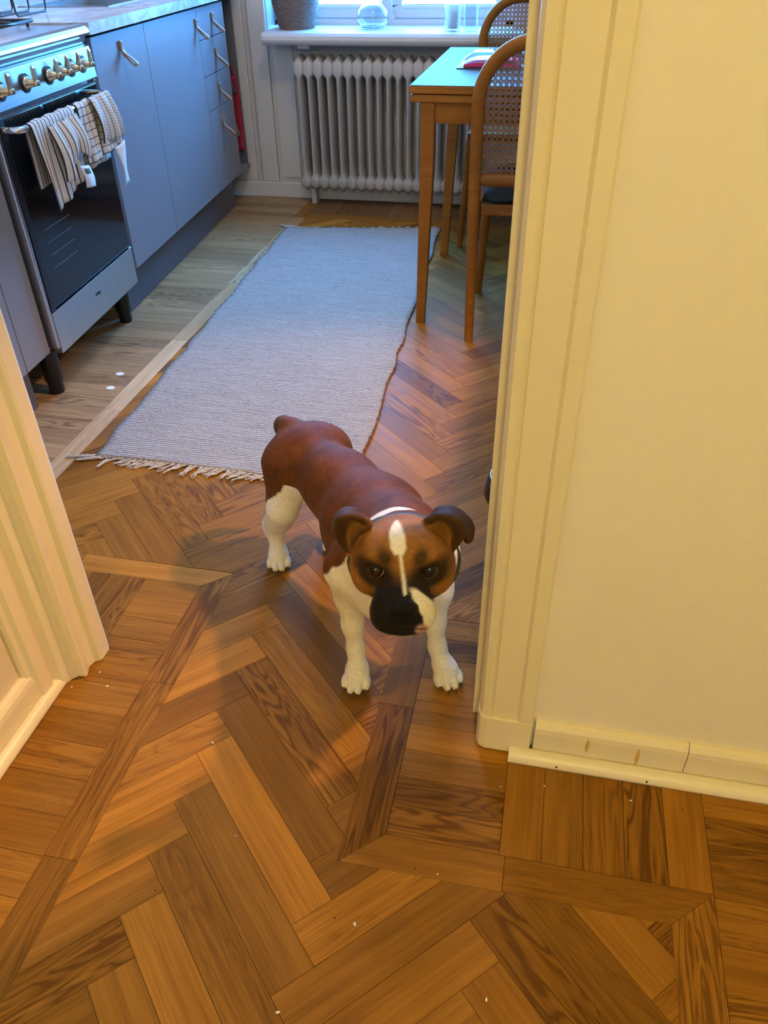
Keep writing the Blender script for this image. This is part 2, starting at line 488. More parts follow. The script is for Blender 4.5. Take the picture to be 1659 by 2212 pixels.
# boards between strips and walls
def boards(x0, x1, y0, y1, along, w=.067, tone=None):
    def tc():
        b = rp.uniform(.78, 1.15); return tuple(c_ * b for c_ in tone) + (1,) if tone else None
    if along == 'x':
        y = y0
        while y < y1 - .004:
            e = min(y + w, y1)
            plank([[(x0 + G, y + G), (x1 - G, y + G), (x1 - G, e - G), (x0 + G, e - G)]], 0, tc()); y = e
    else:
        x = x0
        while x < x1 - .004:
            e = min(x + w, x1)
            plank([[(x + G, y0 + G), (e - G, y0 + G), (e - G, y1 - G), (x + G, y1 - G)]], PI / 2, tc()); x = e
boards(-1.66, -1.247, 1.02, 4.06, 'x', .068, (.40, .26, .13))  # paler tone puts window sheen and dusty wear into the board colour
boards(-1.247, -1.190, 3.74, 4.06, 'y', .057)              # kitchen, along the cabinets
boards(-.850, -.663, .26, .98, 'x', .067)                 # hall, left wall
boards(-.790, -.663, .98, 1.154, 'x', .058)
boards(-.916, -.790, .965, 1.154, 'y', .042)
boards(-1.247, -.916, .965, 1.154, 'x', .063)
boards(-.155, .021, .667, 1.154, 'x', .054)               # right reveal
boards(.021, .332, .667, .880, 'y', .0622)
boards(.332, .74, .20, .880, 'x', .066)
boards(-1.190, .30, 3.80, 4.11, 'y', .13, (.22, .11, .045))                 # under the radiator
strip([(-1.190, 3.74 + G), (-.5, 3.74 + G), (-.5, 3.80 - G), (-1.190, 3.80 - G)], 'x')
strip([(-.5 + G, 3.74 + G), (.30, 3.74 + G), (.30, 3.80 - G), (-.5 + G, 3.80 - G)], 'x')
rst = link('oak_staves', REST.mesh('oak_staves'), M['oak'], floor, (0, 0, 0), PI / 4); rst['kind'] = 'stuff'; rst.color = (.39, .17, .03, 1)

# ------------------------------------------------------------------ room shell
CA = R_(4.1)
Nv = Vector((math.cos(CA), math.sin(CA), 0)); Tv = Vector((-math.sin(CA), math.cos(CA), 0))
def ST(s, t, z=0.0): return Nv * s + Tv * t + Vector((0, 0, z))
HC = 2.65
w = MB(); w.box(.02, 1.75, .872, .96, 0, HC); w.box(-2.2, -.79, .93, .96, 0, HC); w.box(-.79, .02, .90, .96, 2.06, HC)
struct(link('wall_front', w.mesh('wall_front'), M['paint_wall']))
struct(link('wall_hall_left', MB().box(-.95, -.840, -1.65, .93, 0, HC).mesh('wall'), M['paint_panel']))
struct(link('wall_hall_right', MB().box(1.65, 1.75, -1.65, .872, 0, HC).mesh('wall'), M['paint_wall']))
struct(link('wall_hall_rear', MB().box(-.95, 1.75, -1.75, -1.65, 0, HC).mesh('wall'), M['paint_wall']))
struct(link('wall_right', MB().box(1.55, 1.75, .96, 4.35, 0, HC).mesh('wall'), M['kit_wall']))
c4 = [ST(-1.86, .95), ST(-1.86, 4.6), ST(-2.0, 4.6), ST(-2.0, .95)]
struct(link('wall_left', MB().prism([(p.x, p.y) for p in c4], 0, HC).mesh('wall'), M['kit_wall']))
struct(link('ceiling', MB().box(-2.4, 1.8, -1.8, 4.5, HC, HC + .1).mesh('ceiling'), M['ceil']))
# back wall with the window opening
WX0, WX1, WZ0, WZ1 = -1.415, -.280, .70, 2.12
w = MB()
w.box(-2.3, WX0, 4.09, 4.32, 0, HC); w.box(WX1, 1.75, 4.09, 4.32, 0, HC)
w.box(WX0, WX1, 4.09, 4.32, 0, WZ0); w.box(WX0, WX1, 4.09, 4.32, WZ1, HC)
wall_back = struct(link('wall_back', w.mesh('wall_back'), M['kit_wall']))
part('casing_board', MB().box(-1.502, -1.418, 4.062, 4.09, .075, 2.2), M['kit_white'], wall_back, .004)
part('corner_board', MB().box(-1.70, -1.532, 4.070, 4.09, .075, HC), M['kit_white'], wall_back, .004)
part('panel_board', MB().box(-1.40, -1.30, 4.078, 4.09, .095, .69), M['kit_white'], wall_back, .003)
bb = struct(link('baseboard_back', MB().box(-1.72, 1.55, 4.055, 4.09, 0, .075).mesh('bb', .006), M['kit_white']))

# window
win = struct(empty('window_1', (-.53, 4.2, .75)))
win['label'] = 'white casement window above the radiator, blue daylight outside'; 
def wp(name, mb, m, b=.003, label=None):
    o = part(name, mb, m, win, b, loc=(.53, -4.2, -.75)); 
    if label: o['label'] = label
    return o
f = MB(); f.box(WX0, WX0 + .045, 4.20, 4.28, .752, WZ1); f.box(WX1 - .045, WX1, 4.20, 4.28, .752, WZ1); f.box(WX0, WX1, 4.20, 4.28, WZ1 - .05, WZ1); f.box(WX0, WX1, 4.20, 4.28, .748, .776)
wp('window_frame', f, M['kit_white'])
XM = -.848
for i, (a, b) in enumerate(((WX0 + .047, XM - .002), (XM + .002, WX1 - .047))):
    f = MB(); f.box(a, b, 4.212, 4.262, .778, .826); f.box(a, b, 4.212, 4.262, WZ1 - .10, WZ1 - .052)
    f.box(a, a + .046, 4.212, 4.262, .826, WZ1 - .10); f.box(b - .046, b, 4.212, 4.262, .826, WZ1 - .10)
    sash = wp('sash', f, M['kit_white'], .004)
    o = part('pane', MB().box(a + .047, b - .047, 4.234, 4.238, .827, WZ1 - .101), M['pane'], sash)
    o2 = part('glazing_bead', MB().box(a + .046, b - .046, 4.206, 4.2119, .818, .829), M['kit_white'], sash, .002)
h = MB().tube([(XM, 4.205, .79), (XM, 4.195, .80), (XM, 4.19, .83), (XM + .004, 4.19, .92)], .006, 8)
h.box(XM - .014, XM + .014, 4.198, 4.212, .775, .80)
wp('window_latch', h, M['kit_white'], 0)
sp = [(3.915, .700), (4.20, .700), (4.20, .752), (3.925, .752), (3.908, .747), (3.899, .736), (3.897, .722), (3.902, .708)]
sl = MB(); sl.prism(sp, -1.388, -.22, 'x', False)
wp('window_sill', sl, M['kit_white'], .008, 'thick white painted window sill with rounded edge')
wp('sill_bracket', MB().box(-1.236, -1.18, 3.955, 4.02, .682, .6995), M['kit_white'], .002)

# door trims of the opening between hall and kitchen
trim1 = struct(empty('trim_1', (0, .88, 0)))
cas = [(.053, .872), (.053, .857), (.050, .854), (.032, .853), (.027, .858), (-.012, .859), (-.0145, .8625), (-.0175, .859), (-.021, .857), (-.030, .859), (-.035, .866), (-.036, .874), (-.036, .917), (.02, .917), (.02, .872)]
def tp(name, poly, z0, z1, m, par, b=0.0, off=(0, .88, 0)):
    mb = MB(); mb.prism([(x - off[0], y - off[1]) for x, y in poly], z0, z1)
    return part(name, mb, m, par, b)
tp('casing', cas, .085, 2.10, M['paint_trim'], trim1)
tp('plinth_block', [(.053, .872), (.053, .853), (-.022, .853), (-.033, .858), (-.038, .870), (-.038, .917), (.02, .917), (.02, .872)], .004, .0845, M['paint_trim'], trim1, .002)
tp('jamb', [(-.037, .919), (-.0495, .919), (-.0495, .962), (.02, .962), (.02, .919)], .012, 2.06, M['paint_trim'], trim1, .0015)
trim1['label'] = 'right cream painted moulded door casing'
trim2 = struct(empty('trim_2', (-.8, .88, 0)))
tp('casing', [(-.841, .790), (-.829, .790), (-.826, .797), (-.818, .802), (-.817, .828), (-.822, .833), (-.821, .838), (-.808, .845), (-.800, .860), (-.791, .869), (-.778, .870), (-.777, .876), (-.784, .894), (-.780, .908), (-.771, .913), (-.768, .918), (-.768, .943), (-.773, .952), (-.782, .962), (-.841, .962)], .002, 2.10, M['paint_trim'], trim2, 0, (-.8, .88, 0))
trim2['label'] = 'left cream painted stepped door casing'
trim3 = struct(link('trim_3', MB().box(-.80, .05, .858, .899, 2.02, 2.12).mesh('trim', .004), M['paint_trim']))

# hall baseboards with quarter-round moulding
bprof = [(0, .0), (.016, .0), (.016, .060), (.0145, .070), (.010, .077), (.004, .080), (0, .080)]
bl = MB(); bl.prism([(-.840 + a, z) for a, z in bprof], -1.65, .838, 'y')
b_left = struct(link('baseboard_left', bl.mesh('bb', 0), M['paint_trim']))
qr = [(0, 0)] + [(.018 * math.cos(a * PI / 16), .020 * math.sin(a * PI / 16)) for a in range(9)]
q = MB(); q.prism([(-.824 + a, .0005 + z) for a, z in qr], -1.65, .852, 'y', True)
part('quarter_round', q, M['paint_trim'], b_left)
br = MB(); br.prism([(.872 - a, z) for a, z in bprof][::-1], .0585, .300, 'x'); br.prism([(.872 - a, z) for a, z in bprof][::-1], .3012, 1.65, 'x')
b_right = struct(link('baseboard_right', br.mesh('bb', 0), M['paint_trim']))
q = MB(); q.prism([(.856 - a * 1.2, .0005 + z) for a, z in qr][::-1], .020, 1.65, 'x', True)
part('quarter_round', q, M['paint_trim'], b_right)
for (x, z0, z1) in ((.145, .034, .066), (.226, .020, .062)):
    dm = MB().sheet(lambda u, v: (x + (u - .5) * .006 * math.sin(PI * min(1, max(.02, v * .9 + .08))), .8555, z0 + (z1 - z0) * v), 4, 8, .0006)
    part('paint_drip', dm, M['stain'], b_right)
for i, (x, y, par) in enumerate(((.10, .8326, b_right), (.245, .833, b_right))):
    part('nail_hole', MB().lathe([(.0001, .0), (.0017, .0002), (.0014, .0018), (.0001, .002)], 8, (x, y, .010)), M['speck'], par)

# ------------------------------------------------------------------ kitchen run
def kroot(name, s, t): return empty(name, ST(s, t), CA)
FS = -1.26                                        # plane of the cabinet fronts
def strap_handle(parent, y, z, x0=.0005):
    """leather loop on a front; local frame x out, y along run"""
    path = [(.002, 0), (.002, -.012), (.003, -.022), (.012, -.034), (.028, -.046), (.042, -.057), (.049, -.064), (.050, -.070), (.045, -.0715), (.036, -.065), (.022, -.052), (.010, -.040), (.0062, -.026), (.0055, -.012), (.0055, 0)]
    def fn(u, v):
        k = v * (len(path) - 1); i = min(int(k), len(path) - 2); a = k - i
        px = path[i][0] * (1 - a) + path[i + 1][0] * a; pz = path[i][1] * (1 - a) + path[i + 1][1] * a
        return (x0 + px, y + (u - .5) * .021, z + pz)
    mb = MB().sheet(fn, 2, 42, .0030)
    hnd = part('handle', mb, M['leather'], parent, label='tan leather loop handle')
    sc = MB().tube([(x0 + .006, y, z - .009), (x0 + .009, y, z - .009)], .0034, 10)
    # screw head belongs to the handle
    part('screw_head', sc, M['chrome'], hnd)
    return hnd
def cabinet(name, t0, t1, label, doors, handles, z0=.160, z1=.874, cat='cabinet', gap=.0015):
    r = kroot(name, FS, t0); tag(r, label, cat)
    L = t1 - t0
    part('carcass', MB().box(-.58, -.021, .001, .017, z0 + .002, z1).box(-.58, -.021, L - .017, L - .001, z0 + .002, z1).box(-.58, -.021, .017, L - .017, z0 + .002, z0 + .018).box(-.58, -.57, .017, L - .017, z0 + .018, z1), M['grey_side'], r)
    for (a, b, za, zb, nm) in doors:
        d = part(nm, MB().box(-.0185, 0, a + gap, b - gap, za + gap, zb - gap), M['grey_front'], r, .001)
        for (hy, hz) in handles:
            if a <= hy <= b and za <= hz <= zb: strap_handle(d, hy, hz)
    return r
cabinet('base_cabinet', 2.628, 3.054, 'narrow grey base cabinet with leather loop handle, right beside the stove', [(0, .426, .160, .872, 'door')], [(.205, .842)])
cabinet('base_cabinet', 3.054, 3.615, 'wide grey base cabinet with leather loop handle beside the drawers', [(0, .561, .160, .872, 'door')], [(.537, .838)])
cabinet('drawer_cabinet', 3.615, 3.975, 'grey cabinet of four drawers with leather loop handles near the window wall',
        [(0, .36, .757, .872, 'drawer'), (0, .36, .623, .757, 'drawer'), (0, .36, .490, .623, 'drawer'), (0, .36, .160, .490, 'drawer')],
        [(.19, .842), (.187, .715), (.177, .581), (.168, .443)])
cabinet('base_cabinet', 1.30, 1.966, 'grey base cabinet left of the stove, half hidden by the door casing',
        [(.53, .664, .150, .872, 'door'), (0, .53, .150, .872, 'door')], [], z0=.15)
# plinth boards
for (a, b, lab) in ((2.600, 3.975, 'long dark grey plinth board under the cabinets right of the stove'), (1.30, 1.905, 'short grey plinth board under the cabinet left of the stove')):
    o = link('plinth_board', MB().box(-.016, 0, 0, b - a, .0005, .150).mesh('plinth', .001), M['grey_plinth'], None, ST(-1.312, a), CA)
    tag(o, lab, 'plinth')
# niche at the end of the run
r = kroot('end_niche', FS, 3.978); tag(r, 'narrow dark grey open niche between drawers and window wall', 'shelf unit')
part('back_board', MB().box(-.40, -.385, .002, .165, .165, .872), M['grey_side'], r)
part('side_board', MB().box(-.385, -.012, .150, .165, .165, .872), M['grey_side'], r, .001)
part('bottom_board', MB().box(-.40, -.004, .002, .168, .150, .166), M['grey_front'], r, .001)
# countertop with sink cut-out
ct = MB(); z0, z1 = .881, .913
ct.box(-.585, .020, -.0, .55, z0, z1); ct.box(-.16, .020, .55, 1.10, z0, z1); ct.box(-.585, -.48, .55, 1.10, z0, z1); ct.box(-.585, .020, 1.10, 1.535, z0, z1)
ctop = link('countertop', ct.mesh('countertop', 0), M['marble'], None, ST(FS, 2.597), CA)
tag(ctop, 'pale marble worktop running from the stove to the window wall', 'worktop')
sk = kroot('sink', FS - .32, 3.147 + .275)
part('basin', MB().box(-.158, .158, -.273, .273, .745, .755).box(-.160, -.1515, -.275, .275, .745, .908).box(.1515, .160, -.275, .275, .745, .908).box(-.16, .16, -.275, -.267, .745, .908).box(-.16, .16, .267, .275, .745, .908), M['steel'], sk)
part('rim', MB().box(-.172, -.152, -.287, .287, .9135, .9155).box(.152, .172, -.287, .287, .9135, .9155).box(-.172, .172, -.287, -.268, .9135, .9155).box(-.172, .172, .268, .287, .9135, .9155), M['steel'], sk, .0008)
part('drain', MB().lathe([(.0, .7565), (.028, .7565), (.032, .7575), (.034, .7556)], 20), M['chrome'], sk)
tag(sk, 'steel inset sink in the marble worktop', 'sink')
# wire dish rack
dr = kroot('dish_rack', FS - .40, 2.865)
mb = MB()
for sx in (.105, .045, -.015, -.075):
    mb.tube([(sx, -.105, .235), (sx, -.104, .060), (sx, -.100, .012), (sx, -.092, .0035), (sx, .092, .0035), (sx, .100, .012), (sx, .104, .060), (sx, .105, .235)], .0032, 8)
part('wire_frame', mb, M['black_wire'], dr)
mb = MB()
for z in (.12, .235):
    mb.tube([(.105, -.105, z), (.105, .105, z), (-.075, .105, z), (-.075, -.105, z)], .0028, 8, closed=True)
part('hoop', mb, M['black_wire'], dr)
dr.location.z = .913
tag(dr, 'black wire dish rack standing on the worktop behind the stove corner', 'dish rack')

# ---- stove
stv = kroot('stove', -1.24, 1.975); tag(stv, 'freestanding stainless steel stove with black glass oven door and towels on its bar', 'stove')
L = .600
part('body', MB().box(-.585, -.030, .004, L - .004, .150, .860), M['steel'], stv, .002)
part('cooktop', MB().prism([(-.60, .880), (-.60, .908), (-.045, .908), (-.030, .912), (-.012, .9115), (.000, .907), (.008, .899), (.010, .891), (.007, .886), (-.004, .884), (-.010, .878), (-.012, .868), (-.016, .862), (-.030, .862), (-.030, .880)], .001, L - .001, 'y'), M['steel'], stv, .0006)
cp = part('control_panel', MB().prism([(-.012, .861), (-.001, .856), (.006, .776), (.004, .772), (-.028, .772), (-.028, .861)], .003, L - .003, 'y'), M['steel'], stv, .0008)
part('indicator_light', MB().tube([(.0035, .055, .838), (.0055, .055, .838)], .004, 12), M['pink'], cp)
knob_t = [.058, .185, .312, .378, .447, .520]
for i, kt in enumerate(knob_t):
    kz = .818
    k = part('knob', MB().tube([(.0025, kt, kz), (.0035, kt, kz), (.0105, kt, kz), (.0115, kt, kz), (.036, kt, kz), (.038, kt, kz)], [.0165, .017, .0160, .0115, .0070, .0055], 20), M['brass'], stv, label='nickel control knob with upright lever')
    part('knob_collar', MB().tube([(.0015, kt, kz), (.0065, kt, kz)], .0225, 24), M['black'], k)
    lv = MB(); lv.tube([(.033, kt, kz - .006), (.033, kt, kz + .006)], .0085, 12)
    lv.prism([(.028, kz - .004), (.038, kz - .004), (.037, kz + .034), (.034, kz + .040), (.031, kz + .040), (.028, kz + .034)], kt - .005, kt + .005, 'y')
    part('lever', lv, M['brass'], k, .001)
# oven door with frame, glass and towel bar
dz0, dz1 = .262, .762
door = part('oven_door', MB().box(-.026, -.002, .018, L - .010, dz0, dz1), M['black'], stv, .002)
part('door_glass', MB().box(-.0018, .002, .040, L - .014, dz0 + .004, dz1 - .003), M['black_glass'], door, .001)
part('door_trim', MB().box(-.026, .003, .018, .0395, dz0, dz1), M['black'], door, .001)
part('top_edge', MB().box(-.026, .003, .0180, L - .010, .7625, .767), M['chrome'], door)
bar_pts = [(-.001, .030, .735), (.020, .030, .735), (.036, .032, .735), (.044, .040, .735), (.047, .055, .735), (.047, L - .055, .735), (.044, L - .040, .735), (.036, L - .032, .735), (.020, L - .030, .735), (-.001, L - .030, .735)]
part('towel_bar', MB().tube(bar_pts, .0085, 14), M['chrome'], door)
mb = MB()
for k in range(4):
    mb.tube([(-.0005 + .0032, .09, .47 - .035 * k), (-.0005 + .0032, .24, .47 - .035 * k)], .0005, 6)
part('rack_line', mb, plain('dull_rack', (.16, .17, .18), .5), door)
part('side_post', MB().box(-.030, .000, .001, .0165, .155, .768), M['steel'], stv, .003)
part('side_post', MB().box(-.030, -.004, L - .009, L - .001, .155, .768), M['steel'], stv, .002)
dw = part('storage_drawer', MB().box(-.026, .001, .018, L - .004, .135, .2545), M['steel'], stv, .0015)
part('drawer_lip', MB().box(-.020, .003, .018, L - .004, .2548, .2595), M['chrome'], dw, .001)
tc = bpy.data.curves.new('logo', 'FONT'); tc.body = 'smeg'; tc.size = .017; tc.extrude = .0003; tc.align_x = 'CENTER'
to = bpy.data.objects.new('logo_tmp', tc); COL.objects.link(to)
bpy.context.view_layer.update()
lme = bpy.data.meshes.new_from_object(to.evaluated_get(bpy.context.evaluated_depsgraph_get()))
bpy.data.objects.remove(to)
lg = link('logo', lme, M['black'], dw); lg.matrix_local = Matrix(((0, 0, 1, .0016), (1, 0, 0, .30), (0, 1, 0, .205), (0, 0, 0, 1)))
for (lx, ly) in ((-.060, .030), (-.060, L - .035), (-.52, .030), (-.52, L - .035)):
    part('leg', MB().lathe([(.021, .0005), (.0225, .004), (.0225, .035), (.026, .040), (.028, .130), (.028, .148)], 20, (lx, ly, 0)), M['black'], stv)
for gy in (.155, .445):
    mb = MB()
    mb.tube([(-.14, gy - .11, .925), (-.14, gy + .11, .925), (-.52, gy + .11, .925), (-.52, gy - .11, .925)], .005, 8, closed=True)
    for gx in (-.235, -.425):
        mb.tube([(gx - .09, gy, .928), (gx - .035, gy, .928)], .004, 8); mb.tube([(gx + .035, gy, .928), (gx + .09, gy, .928)], .004, 8)
        mb.tube([(gx, gy - .10, .928), (gx, gy - .035, .928)], .004, 8); mb.tube([(gx, gy + .035, .928), (gx, gy + .10, .928)], .004, 8)
    for gx in (-.15, -.51):
        for dy in (-.10, .10): mb.tube([(gx, gy + dy, .909), (gx, gy + dy, .925)], .0045, 8)
    part('pan_support', mb, M['black_wire'], stv)
    for gx in (-.235, -.425):
        part('burner', MB().lathe([(.001, .921), (.022, .921), (.028, .917), (.036, .915), (.038, .9085)], 24, (gx, gy, 0)), M['black'], stv)

# ---- towels over the bar (bar centre in stove frame: x=.047, z=.735)
def towel(name, t0, t1, front, back, mat, label, seed, slant0=0., slant1=0., flare=.0):
    rg = random.Random(seed)
    ph = [rg.uniform(0, 6.28) for _ in range(6)]
    r = .0108; xc = .047; zc = .735
    tot = front + PI * r + back
    def fn(u, v):
        d = v * tot
        fr = front * (1 + slant0 * (1 - u) + slant1 * u)
        w = u * (t1 - t0)
        if d < front:
            k = (front - d) / front; hh = fr * k          # hanging distance below the bar on the front
            amp = .012 * min(1, k * 1.6)
            fold = amp * (math.sin(u * 15 + ph[0] + k * .8) * .6 + math.sin(u * 31 + ph[1]) * .35) + amp * .5
            x = xc + r + fold * .8 + .006 * k; z = zc - hh
            yy = t0 + w + (u - .5) * flare * k + .006 * k * math.sin(u * 9 + ph[2])
        elif d < front + PI * r:
            a = (d - front) / r; x = xc + r * math.cos(a); z = zc + r * math.sin(a); yy = t0 + w
            z += .0016 * math.sin(u * 22 + ph[3])
        else:
            k = (d - front - PI * r) / back
            x = xc - r - .003 * math.sin(u * 14 + ph[4]) * min(1, k * 2); z = zc - back * k
            yy = t0 + w
        return (x, yy, z)
    mb = MB().sheet(fn, 44, 40, .0024)
    o = link(name, mb.mesh(name), mat, None, ST(-1.24, 1.975), CA)
    return tag(o, label, 'towel', 'kitchen towels on the oven bar'), fn
o, fa = towel('kitchen_towel', .062, .300, .185, .15, M['towel_s'], 'crumpled off-white striped kitchen towel hanging at the left of the oven bar', 3, .16, -.16, -.03)
def fold_over(u, v):        # loose upper layer bunched over the front
    a = fa(.25 + .75 * u, .47 - .30 * v); k = v
    return (a[0] + .010 + .012 * math.sin(PI * k) + .006 * math.sin(u * 17) + .010 * k, a[1] + .01 * k, a[2] - .020 * k * math.sin(u * 7 + 1.) + .003)
part('towel_fold', MB().sheet(fold_over, 30, 20, .003), M['towel_s'], o)
def tagfn(u, v): return (.088 + .006 * math.sin(v * 3.0) + .004 * math.sin(u * 5), .205 + .062 * u + .012 * v, .612 - .060 * v - .012 * u)
part('care_label', MB().sheet(tagfn, 8, 10, .0012), plain('white_cotton', (.78, .76, .74), .9), o, label='white fabric care label with a small dark printed mark')
part('label_print', MB().sheet(lambda u, v: (.0902 + .006 * math.sin((v * .22 + .12) * 3.0) + .004 * math.sin((u * .6 + .15) * 5), .205 + .062 * (u * .6 + .15) + .012 * (v * .22 + .12), .612 - .060 * (v * .22 + .12) - .012 * (u * .6 + .15)), 6, 4, .0006), plain('olive_print', (.07, .07, .04), .8), o)
o, fb = towel('kitchen_towel', .322, .520, .150, .17, M['towel_c'], 'checked white and black kitchen towel hanging at the right of the oven bar', 9, -.02, -.10, .05)
def tail(u, v): return (.083 + .010 * math.sin(v * 3 + u * 2), .455 + .055 * u + .022 * v, .605 - .115 * v + .012 * u * (1 - v))
part('towel_corner', MB().sheet(tail, 8, 14, .003), plain('towel_white', (.70, .66, .62), .9), o)
def fold2(u, v):
    a = fb(.35 + .65 * u, .46 - .36 * v)
    return (a[0] + .008 + .010 * math.sin(PI * v) + .004 * math.sin(u * 13), a[1] + .016 * v, a[2] - .014 * v * u + .003)
part('towel_fold', MB().sheet(fold2, 24, 20, .003), M['towel_c'], o)

# ---- red bag hanging in the niche
bg = kroot('shopping_bag', FS - .150, 4.108)
def bagf(u, v):
    z = .235 + .33 * v; hw = .105 * (1 - .25 * max(0, v - .75) * 4 * .4)
    return (-.14 + .28 * u, -.012 + .012 * math.sin(u * 9) * (1 - v) + .018 * math.sin(v * 3.1), z)
part('bag_body', MB().sheet(bagf, 18, 18, .006), M['red_bag'], bg)
part('bag_handle', MB().tube([(.125, .006, .55), (.115, .006, .600), (.08, .006, .625), (.03, .006, .600), (.02, .006, .55)], .005, 8), M['red_bag'], bg)
part('bag_print', MB().sheet(lambda u, v: (.062 + .07 * u - .02 * v, -.0015 - .012 * math.sin(PI * v), .485 + .072 * v), 6, 6, .002), M['bag_green'], bg)
part('bag_print', MB().sheet(lambda u, v: (.055 + .075 * u * (1 - .4 * v), -.019 + .004 * v, .30 + .12 * v), 6, 6, .002), M['bag_beige'], bg)
tag(bg, 'flat red bag with loop handle hanging in the dark niche', 'bag')

# ------------------------------------------------------------------ radiator
rad = empty('radiator', (-.86, 3.995, 0)); tag(rad, 'old white column radiator on the wall beneath the window sill', 'radiator')
def rad_section():
    zs = [(.068, .003, .030), (.076, .008, .050), (.086, .0165, .060), (.095, .0232, .062), (.122, .0232, .062), (.130, .0215, .062), (.138, .0170, .063), (.150, .0125, .064), (.20, .0112, .064), (.50, .0112, .064), (.560, .0122, .064), (.572, .0168, .063), (.580, .0215, .062), (.588, .0232, .062), (.628, .0232, .062), (.638, .0165, .060), (.648, .0080, .050), (.656, .003, .030)]
    mb = MB(); v = []; n = 12
    for z, w_, d in zs:
        hub = max(0.0, min(1.0, (w_ - .0135) / .0090))
        a1, b1 = .28 + .32 * hub, .004 - .001 * hub; a2, b2 = .75 + .24 * hub, .016 - .012 * hub; b3 = .034 - .028 * hub
        ring = [(0, -d), (w_ * a1, -d + b1), (w_ * a2, -d + b2), (w_, -d + b3), (w_, d - .034), (w_ * .7, d - .014), (0, d), (-w_ * .7, d - .014), (-w_, d - .034), (-w_, -d + b3), (-w_ * a2, -d + b2), (-w_ * a1, -d + b1)]
        v += [(x, y, z) for x, y in ring]
    f = []
    for i in range(len(zs) - 1):
        for k in range(n): f.append((i * n + k, i * n + (k + 1) % n, (i + 1) * n + (k + 1) % n, (i + 1) * n + k))
    mb.add(v, f, True); mb.add(v[:n], [tuple(range(n - 1, -1, -1))]); mb.add(v[-n:], [tuple(range(n))])
    return mb.mesh('radiator_section')
sec = rad_section(); sec.materials.append(M['white_glaze'])
x = -1.236
for i in range(18):
    link('radiator_section', sec, None, rad, (x + .0466 * i + .86, 0, 0))
for fx in (-.36, .40): part('radiator_foot', MB().box(fx, fx + .025, -.03, .03, .0, .075), M['white_glaze'], rad, .004)
part('radiator_plug', MB().tube([(-.4, 0, .605), (-.412, 0, .605)], .020, 16), M['white_glaze'], rad)

# ------------------------------------------------------------------ table
tb = empty('dining_table', (.15, 3.05, 0)); tag(tb, 'wooden extending table with grey laminate top, standing by the window', 'table')
TX0, TX1, TY0, TY1 = -.475, .80, 2.604, 3.49
def tpart(n, mb, m, b=.002): return part(n, mb, m, tb, b, loc=(-.15, -3.05, 0))
lf = tpart('upper_leaf', MB().box(TX0, TX1, TY0, TY1, .7245, .7445), M['honey'])
part('laminate', MB().box(TX0 + .002, TX1 - .002, TY0 + .002, TY1 - .002, .7447, .747), M['table_grey'], lf, .0008)
tpart('lower_leaf', MB().box(TX0 + .003, TX1 - .003, TY0 + .003, TY1 - .003, .700, .7215), M['honey'], .004)
tpart('apron', MB().box(-.40, .70, 2.628, 2.648, .640, .699), M['honey'], .001)
tpart('apron', MB().box(-.40, .70, 3.385, 3.405, .640, .699), M['honey'], .001)
tpart('apron', MB().box(-.432, -.412, 2.655, 3.36, .640, .699), M['honey'], .001)
tpart('apron', MB().box(.715, .735, 2.655, 3.36, .640, .699), M['honey'], .001)
def leg4(cx, cy, wt, wb, zt, dx=0, dy=0):
    mb = MB(); v = []
    for (z, w_, ox, oy) in ((0.0, wb, dx, dy), (.54, wt, 0, 0), (zt, wt, 0, 0)):
        v += [(cx + ox - w_ / 2, cy + oy - w_ / 2, z), (cx + ox + w_ / 2, cy + oy - w_ / 2, z), (cx + ox + w_ / 2, cy + oy + w_ / 2, z), (cx + ox - w_ / 2, cy + oy + w_ / 2, z)]
    f = [(3, 2, 1, 0), (8, 9, 10, 11)]
    for i in (0, 4):
        for k in range(4): f.append((i + k, i + (k + 1) % 4, i + 4 + (k + 1) % 4, i + 4 + k))
    return mb.add(v, f)
for (cx, cy, dx, dy) in ((-.420, 2.638, -.013, -.018), (-.435, 3.375, -.018, -.050), (.725, 2.638, .01, -.01), (.725, 3.375, .01, .01)):
    tpart('leg', leg4(cx, cy, .043, .030, .699, dx, dy), M['honey'], .0025)
# clear dish with pink contents
gd = empty('plastic_box', (-.262, 3.00, .747)); tag(gd, 'clear plastic box with pink contents lying on the table', 'box')
part('box_base', MB().prism([(-.115, -.07), (.115, -.07), (.115, .07), (-.115, .07)], .0005, .0035), plain('dark_base', (.05, .05, .055), .3), gd, .001)
part('pink_filling', MB().prism([(-.095, .004), (-.09, .016), (-.06, .024), (0, .027), (.06, .024), (.09, .016), (.095, .004)][::-1], -.055, .055, 'y'), M['pink'], gd, .002)
part('clear_lid', MB().sheet(lambda u, v: (-.108 + .216 * u, -.065 + .13 * v, .006 + .040 * min(1, 5 * min(u, 1 - u)) ** .5 * min(1, 5 * min(v, 1 - v) + .05) ** .4), 14, 10, .0015), M['thin_glass'], gd)

